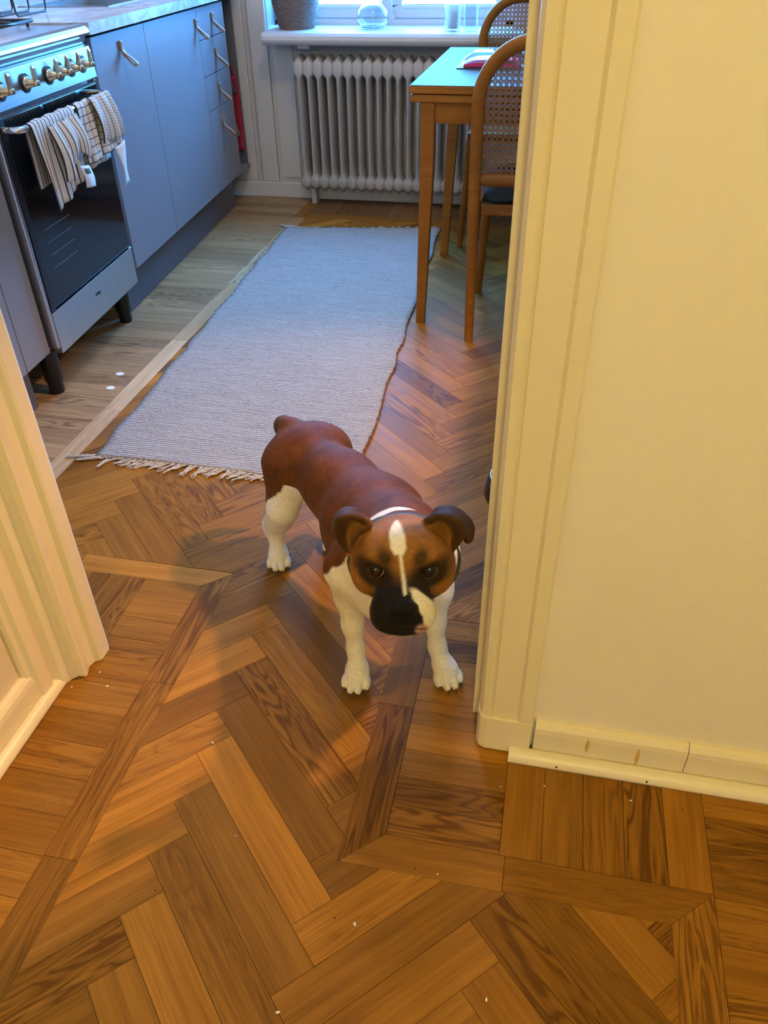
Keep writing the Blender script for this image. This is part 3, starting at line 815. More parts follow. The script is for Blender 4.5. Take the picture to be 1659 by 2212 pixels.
# ------------------------------------------------------------------ chairs
def arch(hw, z0, ztop, rc, n=14):
    pts = [(-hw, z0)]
    pts.append((-hw, (z0 + ztop - rc) / 2))
    for i in range(n + 1):
        a = PI - (PI / 2) * i / n; pts.append((-hw + rc + rc * math.cos(a), ztop - rc + rc * math.sin(a)))
    return pts + [(-p[0], p[1]) for p in pts[::-1]]
HW, RC, ZT = .217, .155, .880
def inside(x, z):
    h2 = HW - .014; r2 = RC - .014; zt = ZT - .014
    if abs(x) > h2 or z > zt or z < .528: return False
    if z > zt - r2 and abs(x) > h2 - r2:
        return (abs(x) - (h2 - r2)) ** 2 + (z - (zt - r2)) ** 2 < r2 * r2
    return True
def cane_mesh():
    mb = MB(); pt = .0158; w_ = .0019; th = .0011
    def run(p, d, yoff, ww):
        # keep the stretch of the line that lies inside the frame
        n = 260; on = None; last = None
        for i in range(n + 1):
            q = (p[0] + d[0] * i / n, p[1] + d[1] * i / n)
            if inside(*q):
                if on is None: on = q
                last = q
        if on and last and (abs(on[0] - last[0]) + abs(on[1] - last[1])) > .012:
            mb.bar((on[0], yoff, on[1]), (last[0], yoff, last[1]), th, ww, up=(0, 1, 0)) if False else mb.add(*strip_box(on, last, yoff, ww, th))
    def strip_box(a, b, y, ww, t):
        d = Vector((b[0] - a[0], 0, b[1] - a[1])).normalized(); s = Vector((-d.z, 0, d.x)) * ww / 2
        A = Vector((a[0], y, a[1])); B = Vector((b[0], y, b[1])); yv = Vector((0, t / 2, 0))
        v = [A - s - yv, B - s - yv, B + s - yv, A + s - yv, A - s + yv, B - s + yv, B + s + yv, A + s + yv]
        return v, [(0, 1, 2, 3), (7, 6, 5, 4), (0, 4, 5, 1), (2, 6, 7, 3), (1, 5, 6, 2), (3, 7, 4, 0)]
    for i in range(-14, 15):
        for o in (-.0022, .0022): run((i * pt + o, .52), (0, .38), .0, w_)
    for j in range(0, 24):
        z = .530 + j * pt
        for o in (-.0022, .0022): run((-.23, z + o), (.46, 0), .0011, w_)
    for i in range(-40, 41):
        run((i * pt + .0079, .530), (.40, .40), -.0011, .0026)
        run((i * pt + .0079, .530), (-.40, .40), -.0018, .0026)
    return mb.mesh('cane_panel')
CANE = cane_mesh(); CANE.materials.append(M['cane'])
def make_chair(name, loc, rz, label, group):
    c = empty(name, loc, rz); tag(c, label, 'chair', group)
    # local: back plane y=0, seat towards +y
    pts = arch(HW, .0, ZT, RC)
    def lean(x, z): return (x * (1 - .02 * (z < .3)), .0 - .030 * max(0, (z - .45)) / .45 + .0, z)
    P3 = [lean(x, z) for x, z in pts]
    half = len(P3)
    fine = []
    for i in range(len(P3) - 1):
        a = Vector(P3[i]); b = Vector(P3[i + 1]); m = 8 if i in (0, 1, len(P3) - 2, len(P3) - 3) else 2
        for k in range(m): fine.append(a.lerp(b, k / m))
    fine.append(Vector(P3[-1]))
    rads = [(.0145 + .0045 * min(1, p.z / .45)) for p in fine]
    part('bent_back_frame', MB().tube(fine, rads, 14), M['honey'], c)
    cn = link('cane_panel', CANE, None, c); cn.rotation_euler = (R_(3.8), 0, 0); cn.location = (0, .0315, .0)
    part('back_rail', MB().tube([(-HW + .012, -.002, .518), (-HW + .030, -.004, .518), (HW - .030, -.004, .518), (HW - .012, -.002, .518)], [.015, .020, .020, .015], 14), M['honey2'], c)
    part('seat_frame', MB().box(-HW + .021, HW - .021, -.008, .012, .415, .447).box(-HW - .003, HW + .003, .375, .40, .415, .447).box(-HW - .004, -HW + .021, .021, .375, .415, .447).box(HW - .021, HW + .004, .021, .375, .415, .447), M['honey2'], c, .005)
    part('seat_panel', MB().box(-HW + .021, HW - .021, .012, .375, .4235, .4305), M['cane'], c)
    for sx in (-1, 1):
        part('front_leg', MB().tube([(sx * (HW + .012), .440, .0), (sx * (HW - .010), .385, .42)], [.0125, .0185], 14), M['honey'], c)
    for sx in (-1, 1): part('stretcher', MB().tube([(sx * HW, .012, .30), (sx * HW, .10, .345), (sx * (HW - .001), .26, .395)], .009, 10), M['honey'], c)
    return c
make_chair('cane_chair', (-.034, 2.488, 0), R_(0), 'bentwood cane-back chair nearest the doorway, seen from behind with dark cushion', 'cane chairs at the table')
make_chair('cane_chair', (-.172, 3.872, 0), R_(180), 'bentwood cane-back chair at the far side of the table by the window', 'cane chairs at the table')
def cush(u, v):
    x = -.185 + .37 * u; y = .03 + .33 * v
    e = min(1, 6 * min(u, 1 - u)) * min(1, 6 * min(v, 1 - v))
    return (x, y, 0)
cu = MB()
def ctopf(u, v):
    e = (min(1, 7 * min(u, 1 - u)) ** .5) * (min(1, 7 * min(v, 1 - v)) ** .5)
    return (-.19 + .38 * u, .002 + .36 * v - .012 * (1 - v) * math.sin(u * 20) * .4, .4625 + .020 * e + .003 * math.sin(u * 14) * math.sin(v * 11) - (.010 * (1 - v) ** 8 * math.sin(u * 11)))
cu.sheet(ctopf, 26, 22, .020)
cus = link('seat_cushion', cu.mesh('cushion'), M['cushion'], None, (-.034, 2.496, 0))
tag(cus, 'dark worn seat cushion on the near cane chair', 'cushion')

# ------------------------------------------------------------------ things on the window sill
bk = empty('wicker_basket', (-1.262, 4.058, .752)); tag(bk, 'dark round wicker basket at the left end of the window sill', 'basket')
rows, segs = 30, 120
v = []; fcs = []
for i in range(rows * 4 + 1):
    a = i / 4.0; z = .22 * a / rows
    r = .078 + .036 * math.sin(min(1, a / rows * 1.15) * PI / 2) - .012 * max(0, a / rows - .7) / .3
    for k in range(segs):
        th = 2 * PI * k / segs
        wv = .0022 * math.cos(th * 22 + PI * int(a)) * abs(math.sin(PI * (a % 1))) + .0018 * abs(math.sin(PI * (a % 1)))
        v.append(((r + wv) * math.cos(th), (r + wv) * math.sin(th), z))
for i in range(rows * 4):
    for k in range(segs): fcs.append((i * segs + k, i * segs + (k + 1) % segs, (i + 1) * segs + (k + 1) % segs, (i + 1) * segs + k))
mb = MB(); mb.add(v, fcs, True); mb.add(v[:segs], [tuple(range(segs - 1, -1, -1))])
part('woven_body', mb, M['wicker'], bk)
part('rim', MB().tube([(.103 * math.cos(2 * PI * k / 32), .103 * math.sin(2 * PI * k / 32), .222) for k in range(32)], .007, 10, closed=True), M['wicker'], bk)
vs = MB().lathe([(.0001, .004), (.045, .004), (.056, .010), (.070, .030), (.0715, .048), (.063, .072), (.042, .100), (.027, .116), (.024, .128), (.030, .150), (.042, .172), (.040, .173), (.028, .151), (.0215, .128), (.0245, .114), (.039, .098), (.0605, .071), (.069, .048), (.0675, .031), (.054, .013), (.044, .0075), (.0001, .0075)], 36)
vs.lathe([(.0001, .0), (.046, .0), (.050, .0035), (.0001, .0035)], 36)
vz = link('glass_vase', vs.mesh('vase', 0), M['glass'], None, (-.905, 4.058, .7525)); tag(vz, 'round clear glass vase with narrow neck in the middle of the sill', 'vase')
def tumbler(name, loc, r, h, label, candle):
    e = empty(name, loc); tag(e, label, 'candle holder', 'glass candle holders on the sill')
    part('glass_cylinder', MB().lathe([(.0001, 0), (r - .002, 0), (r, .003), (r, h), (r - .002, h), (r - .0022, .008), (.0001, .008)], 32), M['thin_glass'], e)
    if candle:
        cdl = part('candle', MB().lathe([(.0001, .0085), (r * .66, .0085), (r * .66, candle - .003), (r * .60, candle), (.0001, candle - .002)], 28), M['candle'], e)
        part('wick', MB().tube([(0, 0, candle - .003), (.001, 0, candle + .008)], .0009, 6), M['black'], cdl)
tumbler('candle_holder', (-.535, 3.985, .7525), .035, .17, 'tall clear glass with a thick white candle, on the sill', .098)
tumbler('candle_holder', (-.455, 3.985, .7525), .032, .19, 'empty tall clear glass on the sill beside the cane chair', 0)

# ------------------------------------------------------------------ rug
rgE = empty('rug', (-.85, 2.60, 0)); tag(rgE, 'long grey-beige woven runner rug with fringed ends on the kitchen floor', 'rug')
RC4 = [(-1.136, 1.575), (-.425, 1.568), (-.519, 3.645), (-1.222, 3.553)]
def rugp(u, v):
    a = RC4[0]; b = RC4[1]; c = RC4[2]; d = RC4[3]
    x = (1 - u) * ((1 - v) * a[0] + v * d[0]) + u * ((1 - v) * b[0] + v * c[0])
    y = (1 - u) * ((1 - v) * a[1] + v * d[1]) + u * ((1 - v) * b[1] + v * c[1])
    e = 1 if u in (0.0, 1.0) else 0
    x += .004 * math.sin(v * 46 + 1.3 * math.sin(v * 17)) * (abs(u - .5) * 2) ** 3
    y += .010 * math.sin(u * 3.4 + .5) * (1 - 2 * v)
    z = .0062 + .0014 * math.sin(u * 11 + v * 23) * math.sin(v * 31 + u * 5)
    return (x + .85, y - 2.60, z)
part('woven_field', MB().sheet(rugp, 40, 170, .008), M['rug'], rgE)
for uu in (0.0, 1.0):
    pts = [Vector(rugp(uu, j / 220)) + Vector((.0015 * math.sin(j * 1.7), 0, .0005 + .0012 * math.sin(j * 1.1))) for j in range(221)]
    part('selvedge', MB().tube(pts, .0034, 6), M['rug_edge'], rgE)
rt = random.Random(5)
def tassel_mesh(seed):
    r_ = random.Random(seed); mb = MB()
    for s in range(4):
        ph = r_.uniform(0, 6); L_ = r_.uniform(.030, .050); off = r_.uniform(-.004, .004)
        pts = []
        for i in range(8):
            a = i / 7
            pts.append((off * a * 2 + .0022 * math.cos(ph + a * 9) , -L_ * a, .0062 - .002 * a + .0018 * math.sin(ph + a * 9)))
        mb.tube(pts, [.0022 - .0010 * i / 7 for i in range(8)], 5)
    m = mb.mesh('tassel'); m.materials.append(M['fringe']); return m
TM = [tassel_mesh(k) for k in range(5)]
nt = 46
for i in range(nt):
    u = (i + .5) / nt; p = rugp(u, 0.0)
    o = link('tassel', TM[i % 5], None, rgE, (p[0], p[1] + .002, 0)); o.rotation_euler = (0, 0, rt.gauss(-.75, .25) if u > .12 else rt.gauss(-1.35, .2))
    o.scale = (1, rt.uniform(.8, 1.2), 1)
for i in range(34):
    u = (i + .5) / 34; p = rugp(u, 1.0)
    o = link('tassel', TM[i % 5], None, rgE, (p[0], p[1] - .002, 0)); o.rotation_euler = (0, 0, PI + rt.gauss(1.0 if u < .4 else .3, .45)); o.scale = (1, rt.uniform(.5, 1.0), 1)
# loose corner strands at both left corners
for (pt, ang, ln) in (((-1.132, 1.585), -1.36, .085), ((-1.120, 1.580), -1.20, .065), ((-1.098, 1.572), -.25, .040), ((-1.216, 3.550), 3.9, .05), ((-1.19, 3.56), 4.3, .09), ((-1.15, 3.562), 4.4, .09)):
    mb = MB()
    for s in range(4):
        ph = s * 1.6
        mb.tube([(.0026 * math.cos(ph + a * .9), -ln * a / 9, .0052 + .0022 * math.sin(ph + a * .9)) for a in range(10)], [.0026 - .001 * a / 9 for a in range(10)], 5)
    o = part('corner_tassel', mb, M['fringe'], rgE, loc=(pt[0] + .85, pt[1] - 2.60, 0)); o.rotation_euler = (0, 0, ang)

# ------------------------------------------------------------------ small things on the floor
bo = empty('dog_bowl', (.000, 1.62, 0)); tag(bo, 'black dog bowl on the kitchen floor behind the door casing', 'bowl')
part('bowl', MB().lathe([(.085, .0005), (.102, .004), (.098, .030), (.090, .052), (.086, .053), (.080, .046), (.072, .016), (.0001, .012)], 40), M['bowl_black'], bo)
part('steel_rim', MB().tube([(.0885 * math.cos(2 * PI * k / 48), .0885 * math.sin(2 * PI * k / 48), .0535) for k in range(48)], .0024, 8, closed=True), M['chrome'], bo)
cr = bmesh.new(); bmesh.ops.create_icosphere(cr, subdivisions=1, radius=.0022)
for v_ in cr.verts: v_.co *= random.uniform(.7, 1.3); v_.co.z = v_.co.z * .55 + .0012
cme = bpy.data.meshes.new('crumb'); cr.to_mesh(cme); cr.free(); cme.materials.append(M['crumb'])
for i, (x, y, s) in enumerate(((-.727, .857, .9), (-.485, .775, .9), (-.384, .618, .5), (-.170, .522, 1.2), (-.242, .392, 1.1), (.023, .461, 1.0), (.013, .785, .5), (.083, .800, .7), (-.792, .842, .8), (-.066, .618, .6), (-.05, 1.235, .7), (.22, .800, .8), (-.758, .886, .8))):
    o = link('crumb', cme, None, None, (x, y, .0002), i * 1.3); o.scale = (s, s * 1.5, s)
    tag(o, 'tiny white crumb on the oak floor', 'crumb', 'white crumbs on the floor')
sme = cme.copy(); sme.materials.clear(); sme.materials.append(M['speck'])
for i, (x, y) in enumerate(((-.81, .68), (-.10, .62), (-.20, .525), (-.47, .512), (-.087, 1.11), (.30, .80), (-.23, 1.69))):
    o = link('dirt_speck', sme, None, None, (x, y, .0002), i * 2.1); o.scale = (.55, .9, .6)
    tag(o, 'tiny dark speck of dirt on the oak floor', 'speck', 'dark specks on the floor')
for (x, y, lab) in ((-1.290, 1.956, 'white felt dot on the floor nearer the doorway'), (-1.305, 2.048, 'white felt dot on the floor farther from the doorway')):
    o = link('felt_dot', MB().lathe([(.0001, .0006), (.006, .0009), (.012, .0016), (.0135, .0012), (.014, .0002)], 16).mesh('dot'), M['sticker'], None, (x, y, .0)); o.scale = (1, .8, 1)
    tag(o, lab, 'felt pad')
# unseen cabinet, added behind the doorway wall to cast the floor's shadow edge
sb = empty('unseen_sideboard', (.553, 1.72, 0)); tag(sb, 'unseen white cabinet added along the doorway wall to cast the floor shadow edge', 'unseen_sideboard')
part('carcass', MB().box(-.30, .90, -.70, .70, .08, .88), M['kit_white'], sb, .003)
part('top', MB().box(-.315, .91, -.715, .715, .8805, .905), M['honey2'], sb, .003)
part('base', MB().box(-.26, .86, -.66, .66, .0, .0795), M['grey_plinth'], sb)
for k in range(3):
    d = part('door', MB().box(-.318, -.3005, -.69 + .462 * k, -.236 + .462 * k, .09, .872), M['kit_white'], sb, .002)
    part('knob', MB().lathe([(.0001, .018), (.010, .015), (.012, .010), (.006, 0)], 14), M['chrome'], d).matrix_local = Matrix(((0, 0, -1, -.318), (0, 1, 0, -.28 + .462 * k), (1, 0, 0, .6), (0, 0, 0, 1)))
# ------------------------------------------------------------------ dog (one continuous surface from blended volumes)
HS = .0026
GO = np.array([-.62, .64, -.004]); GN = (np.array([.66, .82, .52]) / HS).astype(int)
FLD = np.full(GN, 1.0, np.float32)
AX = [GO[i] + HS * np.arange(GN[i]) for i in range(3)]
def region(lo, hi):
    a = np.maximum(((np.array(lo) - GO) / HS).astype(int), 0); b = np.minimum(((np.array(hi) - GO) / HS).astype(int) + 2, GN)
    if np.any(b <= a): return None
    sl = tuple(slice(a[i], b[i]) for i in range(3))
    X, Y, Z = np.meshgrid(AX[0][sl[0]], AX[1][sl[1]], AX[2][sl[2]], indexing='ij')
    return sl, np.stack([X, Y, Z], -1).astype(np.float32)
def smin(sl, d, k, sub=False):
    f = FLD[sl]
    if sub:
        h_ = np.maximum(k - np.abs(-d - f), 0) / k
        FLD[sl] = np.maximum(f, -d) + h_ * h_ * k * .25
    else:
        h_ = np.maximum(k - np.abs(d - f), 0) / k
        FLD[sl] = np.minimum(f, d) - h_ * h_ * k * .25
def cone(a, b, ra, rb, k=.03):
    a = np.array(a, np.float32); b = np.array(b, np.float32); m = max(ra, rb) + .035
    rg = region(np.minimum(a, b) - m, np.maximum(a, b) + m)
    if rg is None: return
    sl, P = rg; ba = b - a; t = np.clip(((P - a) @ ba) / (ba @ ba), 0, 1)
    d = np.linalg.norm(P - a - t[..., None] * ba, axis=-1) - (ra + (rb - ra) * t)
    smin(sl, d, k)
def ell(c, r, k=.03, axes=None, sub=False):
    c = np.array(c, np.float32); r = np.array(r, np.float32); m = float(r.max()) + .03
    rg = region(c - m, c + m)
    if rg is None: return
    sl, P = rg; q = P - c
    if axes is not None: q = q @ np.array(axes, np.float32).T
    k0 = np.linalg.norm(q / r, axis=-1); k1 = np.linalg.norm(q / (r * r), axis=-1)
    smin(sl, k0 * (k0 - 1.0) / np.maximum(k1, 1e-6), k, sub)
def chain(pts, k=.03):
    for (p, r), (p2, r2) in zip(pts[:-1], pts[1:]): cone(p, p2, r, r2, k)

FWD = np.array([.66, -.75, 0]); LAT = np.array([.75, .66, 0])      # body axis, and across it
# trunk
chain([((-.448, 1.300, .258), .062), ((-.348, 1.205, .264), .064), ((-.262, 1.105, .260), .084), ((-.212, 1.018, .262), .088)], .045)
ell((-.448, 1.305, .272), (.062, .058, .056), .03)
ell((-.262, 1.112, .248), (.082, .092, .075), .04)
ell((-.208, .990, .228), (.070, .066, .072), .04)
ell((-.206, 1.035, .300), (.066, .062, .052), .04)
# neck
chain([((-.206, 1.000, .300), .078), ((-.176, .915, .358), .062)], .045)
# tail
chain([((-.490, 1.335, .308), .022), ((-.516, 1.368, .290), .017), ((-.530, 1.385, .220), .012), ((-.528, 1.385, .150), .007)], .02)
# hind legs
def hind(hip, stifle, hock, ankle, paw, toe_dir):
    chain([(hip, .057), (stifle, .029)], .035)
    cone(((hip[0] * .6 + stifle[0] * .4)), hip, .05, .05) if False else None
    chain([(stifle, .027), ([(stifle[i] + hock[i]) / 2 + (.006 * FWD[i] if i < 2 else 0) for i in range(3)], .0245), (hock, .0185), (ankle, .0160)], .03)
    paw_(paw, toe_dir, .92)
TOES = []
def paw_(c, d, s=1.0):
    d = np.array([d[0], d[1], 0.0]); d /= np.linalg.norm(d); n_ = np.array([-d[1], d[0], 0.0]); c = np.array(c)
    axs = [d, n_, np.array([0, 0, 1.0])]
    ell(c + np.array([0, 0, .021]), (.029 * s, .0245 * s, .020), .016, axs)
    for i, (o, f_) in enumerate(((-.0215, .014), (-.0076, .027), (.0076, .027), (.0215, .014))):
        tc = c + n_ * o * s + d * f_ * s + np.array([0, 0, .0125])
        ell(tc, (.0175 * s, .0080 * s, .0125), .002, axs)
        TOES.append((tc + d * .0125 * s, d))
hind((-.480, 1.276, .250), (-.488, 1.236, .172), (-.532, 1.284, .088), (-.523, 1.268, .035), (-.519, 1.258, 0), (.28, -.96))
hind((-.418, 1.335, .255), (-.405, 1.300, .170), (-.430, 1.360, .088), (-.420, 1.345, .035), (-.414, 1.338, 0), (.28, -.96))
# front legs
chain([((-.278, .990, .250), .050), ((-.284, 1.000, .180), .029), ((-.282, .992, .115), .0185), ((-.277, .986, .060), .0150), ((-.273, .975, .030), .0165)], .016)
paw_((-.270, .960, 0), (.06, -1.0), .94)
chain([((-.150, 1.060, .250), .050), ((-.138, 1.042, .180), .029), ((-.137, 1.032, .110), .0185), ((-.130, 1.024, .055), .0150), ((-.121, 1.014, .030), .0165)], .016)
paw_((-.109, 1.001, 0), (.42, -.90), .96)
# head, in its own frame: x to the picture's right, y forward, z up, origin between the eyes
HE = np.array([-.156, .817, .420])
Hf = np.array([.186, -.972, .10]); Hf /= np.linalg.norm(Hf)
Hx = np.array([.982, .188, 0.0]); Hx -= Hf * (Hx @ Hf); Hx /= np.linalg.norm(Hx)
Hz = np.cross(Hf, Hx); HAX = [Hx, Hf, Hz]
def hd(x, y, z): return HE + Hx * x + Hf * y + Hz * z
def hell(c, r, k=.02, sub=False): ell(hd(*c), r, k, HAX, sub)
hell((0, -.050, -.002), (.064, .062, .046), .03)
hell((0, -.020, .012), (.052, .036, .034), .025)
for sx in (-1, 1):
    hell((sx * .046, -.040, -.030), (.030, .042, .036), .03)          # cheek
    hell((sx * .025, .036, -.051), (.021, .028, .025), .018)          # flews
    hell((sx * .030, .000, .020), (.018, .014, .010), .015)           # brow
hell((0, .018, -.020), (.030, .040, .024), .022)                      # bridge
hell((0, .040, -.036), (.036, .032, .026), .018)
hell((0, .034, -.070), (.026, .026, .014), .014)                      # chin
hell((0, .068, -.020), (.0195, .0115, .0145), .006)                   # nose leather
for sx in (-1, 1):
    hell((sx * .0085, .079, -.021), (.0042, .006, .0032), .003, True) # nostril
    hell((sx * .0372, .0155, .000), (.0145, .0125, .0122), .005, True)# eye socket
hell((0, .080, -.0335), (.0016, .010, .009), .003, True)
for sx in (-1, 1):
    cone(hd(sx * .0270, .0120, .0132), hd(sx * .0505, .0035, .0085), .0034, .0030, .005)     # upper lid
    cone(hd(sx * .0260, .0140, -.0105), hd(sx * .0480, .0055, -.0100), .0030, .0026, .005)    # lower lid
hell((0, .064, -.0590), (.030, .010, .0016), .004, True)              # mouth line
# ears: cupped sheets of small balls melted into the skull, tips folded over
EARP = []
def ep(px, py_, y):            # offsets across / up the face, and depth along the head axis
    w_ = (py_ - 22.0) / 1457.0
    return np.array([px / 1457.0, y, (w_ + .52 * y) / .85])
def bez(pts, t):
    n_ = len(pts) - 1; k_ = min(int(t * n_), n_ - 1); a = t * n_ - k_
    p0 = pts[max(k_ - 1, 0)]; p1 = pts[k_]; p2 = pts[k_ + 1]; p3 = pts[min(k_ + 2, n_)]
    return .5 * ((2 * p1) + (-p0 + p2) * a + (2 * p0 - 5 * p1 + 4 * p2 - p3) * a * a + (-p0 + 3 * p1 - 3 * p2 + p3) * a ** 3)
def ball(p, r=.0034):
    q = hd(*p); EARP.append(q); ell(q, (r, r, r), .0045)
def ear(base, rim, flap):
    nu, nv = 13, 22
    for j in range(nv):
        v = j / (nv - 1); B_ = bez(base, v); R_m = bez(rim, v)
        for i in range(nu):
            u = i / (nu - 1)
            ball(B_ * (1 - u) + R_m * u + np.array([0, -.016 * math.sin(PI * u) * (.35 + .65 * math.sin(PI * v)), 0]))
        if flap is not None and .04 < v < .80:
            k_ = (v - .04) / .76; F_ = bez(flap, k_)
            m_ = max(3, int(np.linalg.norm(F_ - R_m) / .0036))
            for i in range(1, m_ + 1):
                u = i / m_
                ball(R_m * (1 - u) + F_ * u + np.array([0, -.010 * u - .006 * math.sin(PI * u), .006 * math.sin(PI * u)]), .0031)
ear([ep(46, 104, -.045), ep(78, 88, -.048), ep(92, 52, -.040)],
    [ep(50, 114, -.048), ep(76, 126, -.034), ep(100, 121, -.026), ep(119, 103, -.026), ep(118, 76, -.032), ep(97, 50, -.040)],
    [ep(84, 130, -.046), ep(120, 124, -.056), ep(146, 98, -.058), ep(144, 70, -.050), ep(132, 66, -.044)])
ear([ep(-70, 104, -.045), ep(-94, 88, -.048), ep(-108, 54, -.040)],
    [ep(-74, 113, -.048), ep(-97, 125, -.034), ep(-117, 124, -.026), ep(-133, 110, -.026), ep(-132, 80, -.034), ep(-112, 50, -.040)],
    [ep(-104, 127, -.046), ep(-130, 122, -.050), ep(-142, 102, -.046), ep(-141, 82, -.040), ep(-136, 80, -.038)])

def surface_nets(F):
    S_ = F < 0
    nx, ny, nz = F.shape
    c = np.zeros((nx - 1, ny - 1, nz - 1), np.int8)
    for dx in (0, 1):
        for dy in (0, 1):
            for dz in (0, 1): c += S_[dx:nx - 1 + dx, dy:ny - 1 + dy, dz:nz - 1 + dz]
    act = np.argwhere((c > 0) & (c < 8))
    idx = np.full(c.shape, -1, np.int32); idx[tuple(act.T)] = np.arange(len(act))
    acc = np.zeros((len(act), 3)); cnt = np.zeros(len(act))
    cor = [(0, 0, 0), (1, 0, 0), (0, 1, 0), (1, 1, 0), (0, 0, 1), (1, 0, 1), (0, 1, 1), (1, 1, 1)]
    for a in range(8):
        for b in range(a + 1, 8):
            if sum(abs(cor[a][i] - cor[b][i]) for i in range(3)) != 1: continue
            fa_ = F[tuple((act + cor[a]).T)]; fb_ = F[tuple((act + cor[b]).T)]
            m = (fa_ < 0) != (fb_ < 0); t = np.where(m, fa_ / np.where(m, fa_ - fb_, 1), 0)
            pos = np.array(cor[a]) + t[:, None] * (np.array(cor[b]) - np.array(cor[a]))
            acc += pos * m[:, None]; cnt += m
    V = (act + acc / cnt[:, None]) * HS + GO
    faces = []
    for ax in range(3):
        o1, o2 = [(1, 2), (2, 0), (0, 1)][ax]
        sa = [slice(None)] * 3; sb_ = [slice(None)] * 3; sa[ax] = slice(0, -1); sb_[ax] = slice(1, None)
        A_ = S_[tuple(sa)]; B_ = S_[tuple(sb_)]
        e = np.argwhere(A_ != B_)
        ok = (e[:, o1] > 0) & (e[:, o2] > 0) & (e[:, o1] < F.shape[o1] - 1) & (e[:, o2] < F.shape[o2] - 1); e = e[ok]
        u1 = np.zeros(3, int); u1[o1] = 1; u2 = np.zeros(3, int); u2[o2] = 1
        q = [idx[tuple((e - u1 - u2).T)], idx[tuple((e - u2).T)], idx[tuple(e.T)], idx[tuple((e - u1).T)]]
        q = np.stack(q, 1); flip = A_[tuple(e.T)]
        q[~flip] = q[~flip][:, ::-1]
        faces.append(q)
    return V, np.concatenate(faces)
DV, DF = surface_nets(FLD)
def relax(V, F_, n):
    for _ in range(n):
        s = np.zeros_like(V); c = np.zeros(len(V))
        for i in range(4):
            for j in ((i + 1) % 4, (i - 1) % 4):
                np.add.at(s, F_[:, i], V[F_[:, j]]); np.add.at(c, F_[:, i], 1)
        V = V * .5 + .5 * s / c[:, None]
    return V
DV = relax(DV, DF, 1)
DV[:, 2] = np.maximum(DV[:, 2], .0005)

# coat: markings of the dog itself, defined on its anatomy
rs = np.random.RandomState(3)
def vnoise(P, sc, seed):
    r0 = np.random.RandomState(seed); g_ = r0.rand(32, 32, 32)
    q = P * sc; i = np.floor(q).astype(int); f_ = q - i; f_ = f_ * f_ * (3 - 2 * f_); out = 0
    for dx in (0, 1):
        for dy in (0, 1):
            for dz in (0, 1):
                w_ = (f_[:, 0] if dx else 1 - f_[:, 0]) * (f_[:, 1] if dy else 1 - f_[:, 1]) * (f_[:, 2] if dz else 1 - f_[:, 2])
                out = out + w_ * g_[(i[:, 0] + dx) % 32, (i[:, 1] + dy) % 32, (i[:, 2] + dz) % 32]
    return out
def sst(a, b, x): t = np.clip((x - a) / (b - a), 0, 1); return t * t * (3 - 2 * t)
nz1 = vnoise(DV, 160, 1) - .5; nz2 = vnoise(DV, 45, 2) - .5; nz3 = vnoise(DV, 420, 5) - .5
BROWN = np.array([.122, .036, .006]); TAN = np.array([.285, .115, .018]); WHITE = np.array([.84, .76, .60]); BLACK = np.array([.010, .008, .006]); DKB = np.array([.060, .026, .010])
loc = (DV - HE) @ np.array(HAX).T
lx, ly, lz = loc[:, 0], loc[:, 1], loc[:, 2]
qd = .52 * ly - .85 * lz
is_head = sst(-.112, -.085, ly + .15 * lz) * (np.abs(lx) < .16)
colr = BROWN[None] * (1 + .5 * nz2[:, None] + .35 * nz1[:, None])
ac = (DV - np.array([-.222, 1.005, 0])) @ FWD; z = DV[:, 2]
lat = (DV - np.array([-.285, 1.08, 0])) @ LAT
ah = (DV - np.array([-.452, 1.295, 0])) @ FWD
def over(mask, c):
    global colr
    colr = colr * (1 - mask[:, None]) + np.array(c)[None] * (1 + .10 * nz2[:, None]) * mask[:, None]
ed = .012 * nz2 + .006 * nz1
wt = sst(-.004, .004, ac - (-.033 + .74 * (z - .255)) + ed) * (z < .36) * (ac > -.12) * (1 - is_head)
over(wt, WHITE)
ringm = sst(.000, .004, .0125 - np.abs(ac - .027 + .5 * ed)) * (z > .365) * (1 - is_head) * (ly > -.19)
over(ringm, WHITE)
fl_ = sst(0, .006, lat - .078 + ed) * (ac > -.10) * (ac < -.01) * (z > .20) * (z < .30)
over(fl_, WHITE)
hm = sst(-.004, .006, .112 + 1.77 * (ah + .030) - z + ed * 1.5) * (ah < .088) * (z < .245) + (z < .115) * (ah < .12)
over(np.clip(hm, 0, 1) * (ac < -.10), WHITE)
# head
hc = TAN[None] * (1 + .35 * nz2[:, None] + .3 * nz1[:, None])
def hov(mask, c):
    global hc
    hc = hc * (1 - mask[:, None]) + np.array(c)[None] * mask[:, None]
hov(.75 * sst(.035, -.01, np.abs(lx) - .004 + .3 * np.maximum(0, -qd)) * sst(-.02, .02, qd), DKB)
hov(.9 * sst(.0, .028, qd - .012 - .25 * np.maximum(0, np.abs(lx) - .02)) * sst(.052, .036, np.abs(lx)), DKB)
hov(sst(.012, .040, ly + .25 * (-lz) - .012 + ed * .5) * sst(.050, .040, np.abs(lx)), BLACK)
for sx in (-1, 1):
    de = np.sqrt(((lx - sx * .0372) / 1.25) ** 2 + (lz * 1.05 + .003) ** 2 + (np.minimum(0, ly) * .4) ** 2)
    hov(.93 * sst(.032, .017, de + .25 * ed) * (ly > -.03), BLACK)
    db = np.sqrt(((sx * lx - .024) * .8 + (lz - .026) * .5) ** 2 + (((lz - .026) * .8 - (sx * lx - .024) * .5) * 1.25) ** 2)
    hov(.85 * sst(.017, .004, db) * (ly > -.02), BLACK)
bw = np.where(qd < -.019, .0105 * np.sqrt(np.clip((qd + .066) / .020, 0, 1)) * np.clip((-.006 - qd) / .022, .24, 1), .0022)
